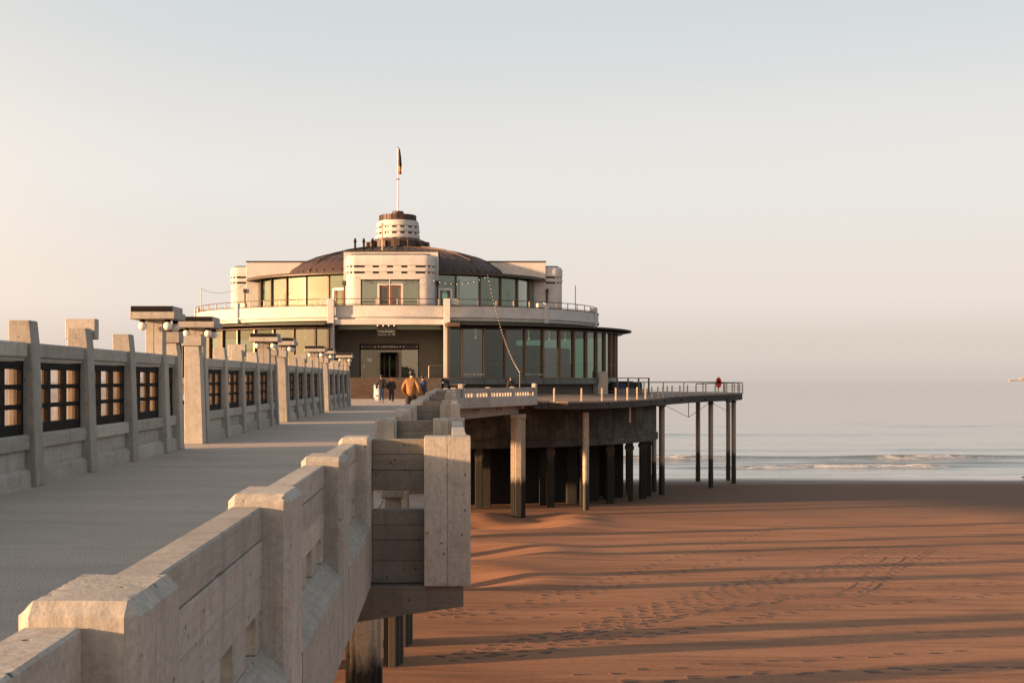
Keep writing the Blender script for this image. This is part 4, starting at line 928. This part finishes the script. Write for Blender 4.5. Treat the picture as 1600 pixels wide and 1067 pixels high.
# screened corner with stacked terrace furniture
en = thing('terrace_enclosure', (14.8, 114.5, .1), 'grey railed enclosure with furniture under dark covers beside the glass front', 'enclosure')
ea = R(55)
en.rotation_euler = (0, 0, ea)
for x in (0, 2.1, 4.2, 6.3): B('post', MB().box(x - .06, x + .06, -.06, .06, 0, 1.55), 'steel', en)
B('rail', MB().box(-.06, 6.36, -.05, .05, 1.5, 1.58).box(0, 6.3, -.03, .03, .55, .6), 'steel', en)
for k in range(5): B('slat', MB().box(.06, 6.2, -.02, .02, .08 + .09 * k, .14 + .09 * k), 'steel', en)
for k, (x, w, h, m_) in enumerate(((.7, 1.1, 1.2, 'cloth_black'), (2.0, 1.3, 1.05, 'cloth_navy'), (3.5, 1.5, 1.25, 'cloth_black'), (5.2, 1.4, 1.15, 'cloth_navy'))):
    o = tag(B('covered_furniture', (lambda mb: mb.loft([[(x - w * .5 * s1 + .08 * noise.noise(Vector((k, z, 1))), .5, z), (x + w * .5 * s1, .45 + .1 * noise.noise(Vector((k, z, 4))), z), (x + w * .46 * s1, 1.5, z), (x - w * .48 * s1, 1.5, z)] for s1, z in ((1, 0), (.98, h * .5), (.9, h * .85), (.7, h))]))(MB()), m_),
            ('leftmost', 'second', 'third', 'rightmost')[k] + ' covered stack of furniture in the railed terrace enclosure', 'furniture', 'covered furniture on the terrace')
    o.location = en.location; o.rotation_euler = en.rotation_euler
pl = thing('gate_pier', (13.4, 113.0, .1), 'pale concrete gate pier at the end of the glass front', 'pier')
B('shaft', MB().box(-.55, .35, -.25, .25, 0, 2.1, .03), 'con_v', pl); B('panel', MB().box(-.95, -.56, -.2, .2, 0, 2.35, .02), 'plinth', pl)

# ------------------------------------------------------------------ columns of the pier head
def pile(x, y, r, z1, label, mat, n=14, group='piles under the pier head'):
    z0 = sand_h(x, y) - .5; o = thing('pile', (x, y, z0), label, 'pile', group); h = z1 - z0
    B('shaft', MB().lathe([(r, 0), (r, h * .22), (r * .94, h * .24), (r * .94, h - .35)], (0, 0, 0), n), mat, o, smooth=40)
    B('collar', MB().lathe([(r * 1.2, h - .35), (r * 1.2, h - .22), (r * .9, h - .2), (r * .9, h)], (0, 0, 0), n), 'beam', o, smooth=40)
    return o
pile(10.5, 100.4, .27, -.72, 'sunlit steel pile in front of the stained basement drum', 'steel_pile')
pile(19.85, 121.0, .30, -.72, 'brightly sunlit steel pile at the right end of the drum', 'steel_pile')
pile(19.9, 126.0, .26, -.7, 'dark steel pile just behind the brightly sunlit one', 'steel_pile')
pile(26.6, 131.5, .27, -.65, 'nearest of four slim piles under the terrace tip', 'steel_pile')
pile(27.4, 142.5, .27, -.65, 'leftmost of four slim piles under the terrace tip', 'steel_pile')
pile(31.2, 144.5, .27, -.65, 'third from left of the slim piles under the terrace tip', 'steel_pile')
pile(30.6, 139.0, .27, -.65, 'rightmost of four slim piles under the terrace tip', 'steel_pile')
k = 0
for a in (10, 18, 26, 34, 43, 52, 61, 71, 82):
    for r in (23.6,):
        x, y, _ = bp(r, a); k += 1
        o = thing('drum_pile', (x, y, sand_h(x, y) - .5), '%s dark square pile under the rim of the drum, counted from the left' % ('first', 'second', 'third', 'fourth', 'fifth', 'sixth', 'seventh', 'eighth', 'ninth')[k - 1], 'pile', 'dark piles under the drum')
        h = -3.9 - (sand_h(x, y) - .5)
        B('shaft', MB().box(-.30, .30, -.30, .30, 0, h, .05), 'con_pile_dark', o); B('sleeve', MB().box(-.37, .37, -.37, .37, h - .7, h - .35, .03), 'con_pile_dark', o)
k = 0
for r, aa in ((21.0, (22, 30, 38, 47, 56, 66, 76, 90)), (19.2, (70, 84, 98))):
    for a in aa:
        x, y, _ = bp(r, a); z0 = sand_h(x, y) - .5; k += 1
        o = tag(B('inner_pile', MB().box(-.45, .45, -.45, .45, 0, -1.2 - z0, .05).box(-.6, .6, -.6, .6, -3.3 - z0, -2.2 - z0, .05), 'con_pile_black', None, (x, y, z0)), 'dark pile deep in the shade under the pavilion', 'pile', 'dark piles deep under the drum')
# added black screen that blocks sun and view under the drum
B('shade_screen', arc_ring(17.6, 18.0, -10.6, -1.21, -150, 104, 110), 'con_pile_black', bld)
o = thing('drain_pipe', (14.9, 107.2, -2.1), 'short pale drain pipe hanging under the terrace edge', 'pipe')
B('pipe', MB().tube([(0, 0, 0), (0, 0, 1.4)], .09, 8), 'galv', o)
bt = thing('tie_rods', (0, 0, 0), 'thin steel tie rods in a V under the terrace tip', 'tie rods')
B('rod', MB().tube([(20.1, 121.2, -.9), (23.3, 126.0, -2.2)], .025, 5), 'steel', bt); B('rod', MB().tube([(23.3, 126.0, -2.2), (26.4, 131.2, -.9)], .025, 5), 'steel', bt)
B('strut', MB().tube([(23.3, 126.0, -2.2), (23.3, 126.0, -.55)], .04, 6), 'steel', bt)
B('rod', MB().tube([(26.8, 131.8, -.9), (29.2, 135.2, -1.9)], .022, 5), 'steel', bt); B('rod', MB().tube([(29.2, 135.2, -1.9), (30.5, 138.8, -.9)], .022, 5), 'steel', bt)
B('strut', MB().tube([(29.2, 135.2, -1.9), (29.2, 135.2, -.55)], .035, 6), 'steel', bt)

# ------------------------------------------------------------------ string lights
def string(name, p0, p1, sag, nb, label, bulbs=True, r=.025):
    p0, p1 = Vector(p0), Vector(p1); path = []
    for k in range(25):
        t = k / 24; p = p0.lerp(p1, t); p.z -= sag * 4 * t * (1 - t); path.append(p)
    o = thing(name, p0, label, 'string lights', 'string lights on the pavilion')
    B('cable', MB().tube([q - p0 for q in path], .014, 4), 'cable', o)
    for k in range(nb):
        t = (k + .5) / nb; p = p0.lerp(p1, t); p.z -= sag * 4 * t * (1 - t) + .05
        S(('bulb', r, bulbs), lambda: MB().sphere((0, 0, 0), r, 8, 6), 'bulb', 'bulb' if bulbs else 'globe', o, p - p0)
string('string_lights', (CX + 8.2, 108.8, 10.4), (5.0, 94.0, 2.05), 1.1, 34, 'glowing string of bulbs falling from the balcony to the flared parapet')
string('string_lights', (CX + 3.4, 107.2, 9.9), (CX + 8.2, 108.8, 10.3), .5, 10, 'short glowing string of bulbs in front of the right upper windows')
string('string_lights', (CX - 2.9, 106.4, 10.0), (CX + 2.9, 106.4, 10.0), .55, 12, 'string of bulbs slung across the balcony door', False)
string('string_lights', (CX - 17.2, 114, 9.6), (CX - 13, 112.5, 9.9), .6, 12, 'string of unlit bulbs between poles on the left balcony', False)
for k, (x, y, z0, h, lb_) in enumerate(((CX - 17.2, 114.0, 7.6, 2.1, 'thin pole on the left balcony holding string lights'), (CX + 16.2, 114.5, 7.6, 2.3, 'thin bare pole on the right balcony against the sky'), (CX + 8.2, 108.8, 7.1, 3.4, 'thin pole on the balcony with the glowing string, right of the door'), (CX, 106.3, 7.1, 2.8, 'thin pole before the balcony door'))):
    o = tag(B('light_pole', MB().tube([(0, 0, 0), (0, 0, h)], .04, 6), 'steel', None, (x, y, z0)), lb_, 'pole', 'thin poles on the balcony')
o = tag(B('light_pole', MB().tube([(0, 0, 0), (0, 0, 1.95)], .035, 6), 'rail', None, (5.0, 94.2, 0.0)), 'thin brown pole behind the flared parapet ending the glowing string', 'pole')
al = thing('amber_lamp', (CX - 6.6, 103.5, 0), 'small amber wall lamp beside the far end of the wind wall', 'lamp')
B('stand', MB().box(-.06, .06, -.06, .06, 0, 2.55), 'steel', al); B('lens', MB().box(-.16, .16, -.14, .14, 2.55, 2.86, .03), 'amber', al)
op = thing('litter_box', (CX + 5.35, 104.0, 0), 'rust orange box on the ground right of the porch column', 'box')
B('body', MB().prism([(-.30, .0), (.32, .0), (.30, 1.05), (-.34, 1.05)], -.3, .3), 'puffer', op); B('lid', MB().box(-.4, .9, -.4, .4, 1.06, 1.14, .01), 'galv', op)
ab = thing('pavement_sign', (-5.42, 92.0, 0), 'white A-frame pavement sign behind the walking couple', 'sign')
B('board', MB().prism([(-.02, .18), (.02, .18), (.30, 1.12), (.26, 1.12)], -.2, .2, 'x'), 'white', ab); B('board', MB().prism([(.54, .0), (.58, .0), (.30, 1.12), (.27, 1.12)], -.2, .2, 'x'), 'white', ab)
B('print', MB().box(-.05, .14, .045, .049, .30, .38), 'black', ab, (0, -.06, 0)); B('foot', MB().box(-.19, -.14, -.08, .0, 0, .2).box(.14, .19, -.08, .0, 0, .2), 'black', ab)

# ------------------------------------------------------------------ people
def skin(name, verts, edges, rad, mat, parent=None, sub=2, root=0):
    me = bpy.data.meshes.new(name); me.from_pydata([Vector(v) for v in verts], edges, []); me.materials.append(M[mat])
    o = bpy.data.objects.new(name, me); COL.objects.link(o)
    if parent: o.parent = parent
    sk = o.modifiers.new('skin', 'SKIN'); sk.use_smooth_shade = True
    for i, d in enumerate(me.skin_vertices[0].data):
        r_ = rad[i]; d.radius = r_ if isinstance(r_, tuple) else (r_, r_); d.use_root = (i == root)
    sb = o.modifiers.new('smooth', 'SUBSURF'); sb.levels = sb.render_levels = sub
    return o
def person(loc, rz, h, label, jacket, trousers, shoes, hair, pose, bulk=1.0, longhair=False, skirted=.0):
    """pose: leg swing, arm bend; figure faces +y"""
    k = h / 1.75; sw = pose.get('swing', .12); lean = pose.get('lean', 0); ab_ = pose.get('arm', 0.06); bend = pose.get('bend', .1)
    P = dict(pel=(0, 0, .93), waist=(0, .01 + lean * .3, 1.08), chest=(0, .02 + lean * .7, 1.30), neck0=(0, .0 + lean, 1.46), neck1=(0, .02 + lean, 1.53), head=(0, .035 + lean, 1.63), top=(0, .03 + lean, 1.70))
    names = list(P); V = [P[n] for n in names]; rad = [.125, .115, .135, .075, .052, .085, .06]; Ed = [(0, 1), (1, 2), (2, 3), (3, 4), (4, 5), (5, 6)]
    def addc(par, chain):
        prev = par; ids = []
        for (p, r_) in chain: V.append(p); rad.append(r_); Ed.append((prev, len(V) - 1)); prev = len(V) - 1; ids.append(prev)
        return ids
    legs, arms = [], []
    for s in (-1, 1):
        f = sw * s
        legs.append(addc(0, [((.09 * s, 0, .86), .095), ((.095 * s, f * .55 + .02, .49), .062), ((.095 * s, f - .01 - .05 * (s < 0), .10 + .03 * (f < 0)), .042), ((.10 * s, f + .13, .045 + .02 * (f < 0)), .036)]))
        ey = -.04 - sw * s * .3 + lean * .6; by = bend - sw * s * .6 + lean
        ids = addc(2, [((.165 * s, lean * .9, 1.40), .062), (((.21 + ab_) * s, ey, 1.14), .046), (((.22 + ab_ * .6) * s, by, .90), .034), (((.22 + ab_ * .5) * s, by + .03, .83), .032)])
        arms.append(ids)
        w = V[ids[-1]]
        for q in range(4): addc(ids[-1], [((w[0] + .006 * s, w[1] - .03 + .02 * q, w[2] - .055), .0085), ((w[0] - .012 * s, w[1] - .028 + .02 * q + .004, w[2] - .095 + .008 * abs(q - 1.5)), .007)])
        addc(ids[-2], [((w[0] - .022 * s, w[1] + .028, w[2] + .02), .011), ((w[0] - .026 * s, w[1] + .045, w[2] - .03), .009)])
    V2 = [tuple(c * k for c in v) for v in V]; r2 = [r_ * k for r_ in rad]
    body = skin('person', V2, Ed, r2, 'skin'); body.location = loc; body.rotation_euler = (0, 0, rz)
    tag(body, label, 'person')
    # face, ears and hair
    hd = Vector(P['head']) * k
    B('face', MB().sphere((hd.x, hd.y + .012 * k, hd.z - .005), .095 * k, 14, 10, (.82, 1, 1.22)).sphere((hd.x, hd.y + .112 * k, hd.z - .02 * k), .018 * k, 8, 6, (.8, 1, 1.3)).sphere((hd.x - .083 * k, hd.y, hd.z - .01), .022 * k, 6, 5, (.4, .8, 1.3)).sphere((hd.x + .083 * k, hd.y, hd.z - .01), .022 * k, 6, 5, (.4, .8, 1.3)), 'skin', body, smooth=60)
    B('eyes', MB().sphere((hd.x - .033 * k, hd.y + .098 * k, hd.z + .012), .011 * k, 6, 5).sphere((hd.x + .033 * k, hd.y + .098 * k, hd.z + .012), .011 * k, 6, 5).box(hd.x - .025 * k, hd.x + .025 * k, hd.y + .09 * k, hd.y + .104 * k, hd.z - .062 * k, hd.z - .055 * k), 'hair_dark', body)
    hm = MB().sphere((hd.x, hd.y - .014 * k, hd.z + .022 * k), .105 * k, 16, 10, (.88, 1.02, 1.12))
    if longhair: hm.sphere((hd.x, hd.y - .055 * k, hd.z - .10 * k), .10 * k, 14, 10, (.95, .62, 1.7))
    B('hair', hm, hair, body, smooth=60)
    # clothes follow the skeleton, a little wider
    def sub(ids, extra, mat, nm, root=0, crop=None):
        mp = {i: j for j, i in enumerate(ids)}; vv = [V2[i] for i in ids]; rr_ = [r2[i] + extra * k for i in ids]
        if crop:
            for i, (p, r_) in crop.items(): vv[mp[i]] = tuple(c * k for c in p); rr_[mp[i]] = r_ * k
        ee = [(mp[a], mp[b]) for a, b in Ed if a in mp and b in mp]
        return skin(nm, vv, ee, rr_, mat, body, 2, mp[root])
    J = [0, 1, 2, 3] + arms[0][:3] + arms[1][:3]
    jr = sub(J, .035 * bulk, jacket, 'jacket', 2, {0: ((0, 0, .80), .155 + .03 * bulk), 1: ((0, .01 + lean * .3, 1.08), .15 + .035 * bulk), 2: ((0, .02 + lean * .7, 1.28), .17 + .03 * bulk), 3: ((0, lean, 1.45), .085)})
    T = [0] + legs[0][:3] + legs[1][:3]
    sub(T, .022, trousers, 'trousers', 0, {0: ((0, 0, 1.0), .145)})
    for L_ in legs:
        a = Vector(V2[L_[2]]); b_ = Vector(V2[L_[3]])
        B('shoe', MB().sphere(((a.x + b_.x) / 2, (a.y + b_.y) / 2 - .005, max(.045 * k, min(a.z, b_.z) + .004)), .05 * k, 10, 8, (.95, 2.6, .95)), shoes, body, smooth=60)
    return body
person((-4.55, 82.5, 0), R(4), 1.80, 'person in black jacket and blue jeans walking left of a red-haired companion', 'cloth_black', 'denim', 'shoe_dark', 'hair_dark', dict(swing=.10, arm=.09), 1.5)
person((-3.9, 82.8, 0), R(-3), 1.64, 'person with long copper hair, black jacket and trousers, walking in white shoes', 'cloth_black', 'cloth_black', 'shoe_white', 'hair_red', dict(swing=.07, arm=.05), 1.0, True)
pm = person((-1.46, 45.8, 0), R(-14), 1.84, 'person in ochre quilted jacket striding beside the parapet', 'puffer', 'cloth_black', 'shoe_dark', 'hair_dark', dict(swing=.2, arm=.10, lean=.06, bend=.2), 0.8)
person((-1.45, 63.5, 0), R(-60), 1.72, 'person in navy coat beyond the ochre jacket by the parapet', 'cloth_navy', 'cloth_black', 'shoe_dark', 'hair_dark', dict(swing=.05, arm=.05), 1.4)
person((4.35, 93.6, 0), R(35), 1.70, 'person in dark coat leaning behind the flared parapet', 'cloth_black', 'cloth_black', 'shoe_dark', 'hair_dark', dict(swing=.03, arm=.08, lean=.03, bend=.18), 1.7)

# ------------------------------------------------------------------ footprints, tyre track, gull, ship
TRACKS = [([(0.5, 35.68), (1.26, 37.58), (5.72, 47.35), (9.11, 55.93), (14.18, 67.3), (21.08, 82.43), (27.52, 97.93)], 1, 0.1, 0.75), ([(1.49, 38.08), (2.85, 39.13), (5.38, 44.52), (7.43, 48.1), (10.14, 53.1), (14.35, 60.09), (19.84, 64.75), (24.4, 67.3)], 1, 0.2, 0.7), ([(-0.09, 28.36), (0.69, 27.49), (3.5, 32.0), (6.15, 37.09), (8.61, 41.97), (11.84, 47.35), (15.7, 52.21), (22.2, 64.75), (24.49, 66.01)], 5, 0.8, 0.7), ([(1.42, 29.91), (4.73, 34.37), (7.81, 38.08), (11.05, 41.37), (12.86, 41.97), (17.61, 52.21), (23.39, 63.54)], 4, 0.6, 0.72), ([(2.96, 29.27), (4.43, 30.92), (7.07, 33.55), (9.04, 36.14), (11.45, 38.08), (13.86, 39.13), (16.86, 41.37), (18.79, 42.58)], 2, 0.25, 0.75), ([(2.22, 24.72), (5.0, 26.16), (6.22, 26.68), (8.03, 27.22), (10.33, 28.06), (11.72, 28.36)], 1, 0.1, 0.8), ([(3.39, 24.14), (5.07, 24.72), (6.23, 25.19), (7.36, 25.42), (9.59, 25.67), (11.51, 25.91)], 2, 0.2, 0.75), ([(8.49, 42.58), (10.93, 41.37), (16.39, 45.2), (20.63, 47.35)], 2, 0.9, 0.9), ([(19.7, 53.1), (22.97, 57.95), (27.18, 61.2)], 1, 0.2, 0.8), ([(9.71, 33.55), (10.83, 32.37), (12.22, 31.27), (13.58, 30.58)], 1, 0.2, 0.9), ([(-0.1, 33.95), (1.08, 35.24), (2.43, 36.14), (5.53, 38.6), (7.69, 39.67)], 1, 0.3, 0.8), ([(0.53, 38.08), (-0.11, 35.24)], 2, 0.5, 0.5)]
def crater(mb, x, y, ang, ln, wd, depth):
    """a trodden print: a flat dish with its shade painted dark and the low crescent pushed up behind it"""
    n = 10; ca, sa = math.cos(ang), math.sin(ang); rings = []
    for (k, far) in ((1.0, 0), (1.12, 1), (1.6, 0)):
        ring = []
        for i in range(n):
            a = 2 * math.pi * i / n; px = ln * k * math.cos(a) * (1 + .14 * math.sin(3 * a + x)); py = (wd * (1 - .25 * math.cos(a)) * k + (.03 if k > 1.5 else 0)) * math.sin(a)
            dx, dy = px * ca - py * sa, px * sa + py * ca
            up = max(0.0, dy / (math.hypot(dx, dy) + 1e-6)) * depth * far
            X, Y = x + dx, y + dy; ring.append((X, Y, sand_h(X, Y) + (.005 if k < 1.5 else -.006) + up))
        rings.append(ring)
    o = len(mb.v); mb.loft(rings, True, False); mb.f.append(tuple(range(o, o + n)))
fmb = MB(); rnd = random.Random(3)
for (pts_, rows, jit, step) in TRACKS:
    P_ = [Vector(p) for p in pts_]
    for row in range(rows):
        off = rnd.uniform(-jit, jit); d = rnd.uniform(0, step); side = 1
        for a, b in zip(P_[:-1], P_[1:]):
            Ls = (b - a).length; dv = (b - a) / Ls; nv = Vector((-dv.y, dv.x))
            while d < Ls:
                p = a + dv * d + nv * (off + .13 * side + rnd.uniform(-.05, .05)); side = -side
                crater(fmb, p.x, p.y, math.atan2(dv.y, dv.x) + rnd.uniform(-.25, .25), rnd.uniform(.13, .21), rnd.uniform(.08, .13), rnd.uniform(.001, .006))
                d += step * rnd.uniform(.85, 1.15)
            d -= Ls
fo = B('footprints', fmb, 'sand'); fo.data.materials.append(M['print_shade'])
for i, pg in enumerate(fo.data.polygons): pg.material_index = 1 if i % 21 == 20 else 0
tag(fo, 'trails of footprints trodden across the sand', 'footprints', kind='stuff')
TYRE = [(12.81, 41.61), (13.93, 43.86), (15.23, 46.91), (16.68, 50.5), (18.14, 54.01), (20.4, 59.0)]
for q, off in enumerate((-.4, .4)):
    P_ = [Vector(p) for p in TYRE]; ring = []
    for i, p in enumerate(P_):
        dv = (P_[min(i + 1, len(P_) - 1)] - P_[max(0, i - 1)]).normalized(); nv = Vector((-dv.y, dv.x))
        row = []
        for w, z in ((-.10, -.008), (-.05, .009), (-.035, .005), (.035, .005), (.05, .009), (.10, -.008)):
            c = p + nv * (off + w); row.append((c.x, c.y, sand_h(c.x, c.y) + z))
        ring.append(row)
    tag(B('tyre_track', MB().loft(ring, False, False), 'sand'), ('left' if q else 'right') + ' line of a double wheel track curving over the sand', 'wheel track', 'wheel tracks on the sand')
gx, gy = 65.2, 146.0
gz = max(sand_h(gx, gy), WATER)
gu = thing('gull', (gx, gy, gz), 'small gull standing at the edge of the water', 'bird')
gb = skin('body', [(0, 0, .22), (.12, 0, .27), (.19, 0, .36), (.24, 0, .38), (.31, 0, .37), (-.16, 0, .2), (-.28, 0, .19)], [(0, 1), (1, 2), (2, 3), (3, 4), (0, 5), (5, 6)], [.085, .07, .04, .042, .01, .05, .015], 'feather', gu)
B('wing', MB().sphere((-.03, .07, .24), .1, 10, 6, (1.7, .25, .7)).sphere((-.03, -.07, .24), .1, 10, 6, (1.7, .25, .7)), 'steel', gb, smooth=60)
for s in (-1, 1): B('leg', MB().tube([(0, .03 * s, 0), (.01, .03 * s, .16)], .009, 5), 'galv', gu)
sh = thing('ship', (3560, 8000, WATER), 'faint distant ship on the horizon at the far right', 'ship')
B('hull', MB().loft([[(-75, -8, 0), (70, -8, 0), (75, 8, 0), (-75, 8, 0)], [(-80, -10, 9), (82, -4, 11), (82, 4, 11), (-80, 10, 9)]]), 'hull', sh)
B('bridge', MB().box(-10, 30, -8, 8, 11, 20, .5).box(5, 20, -6, 6, 20, 26, .5), 'hull', sh)
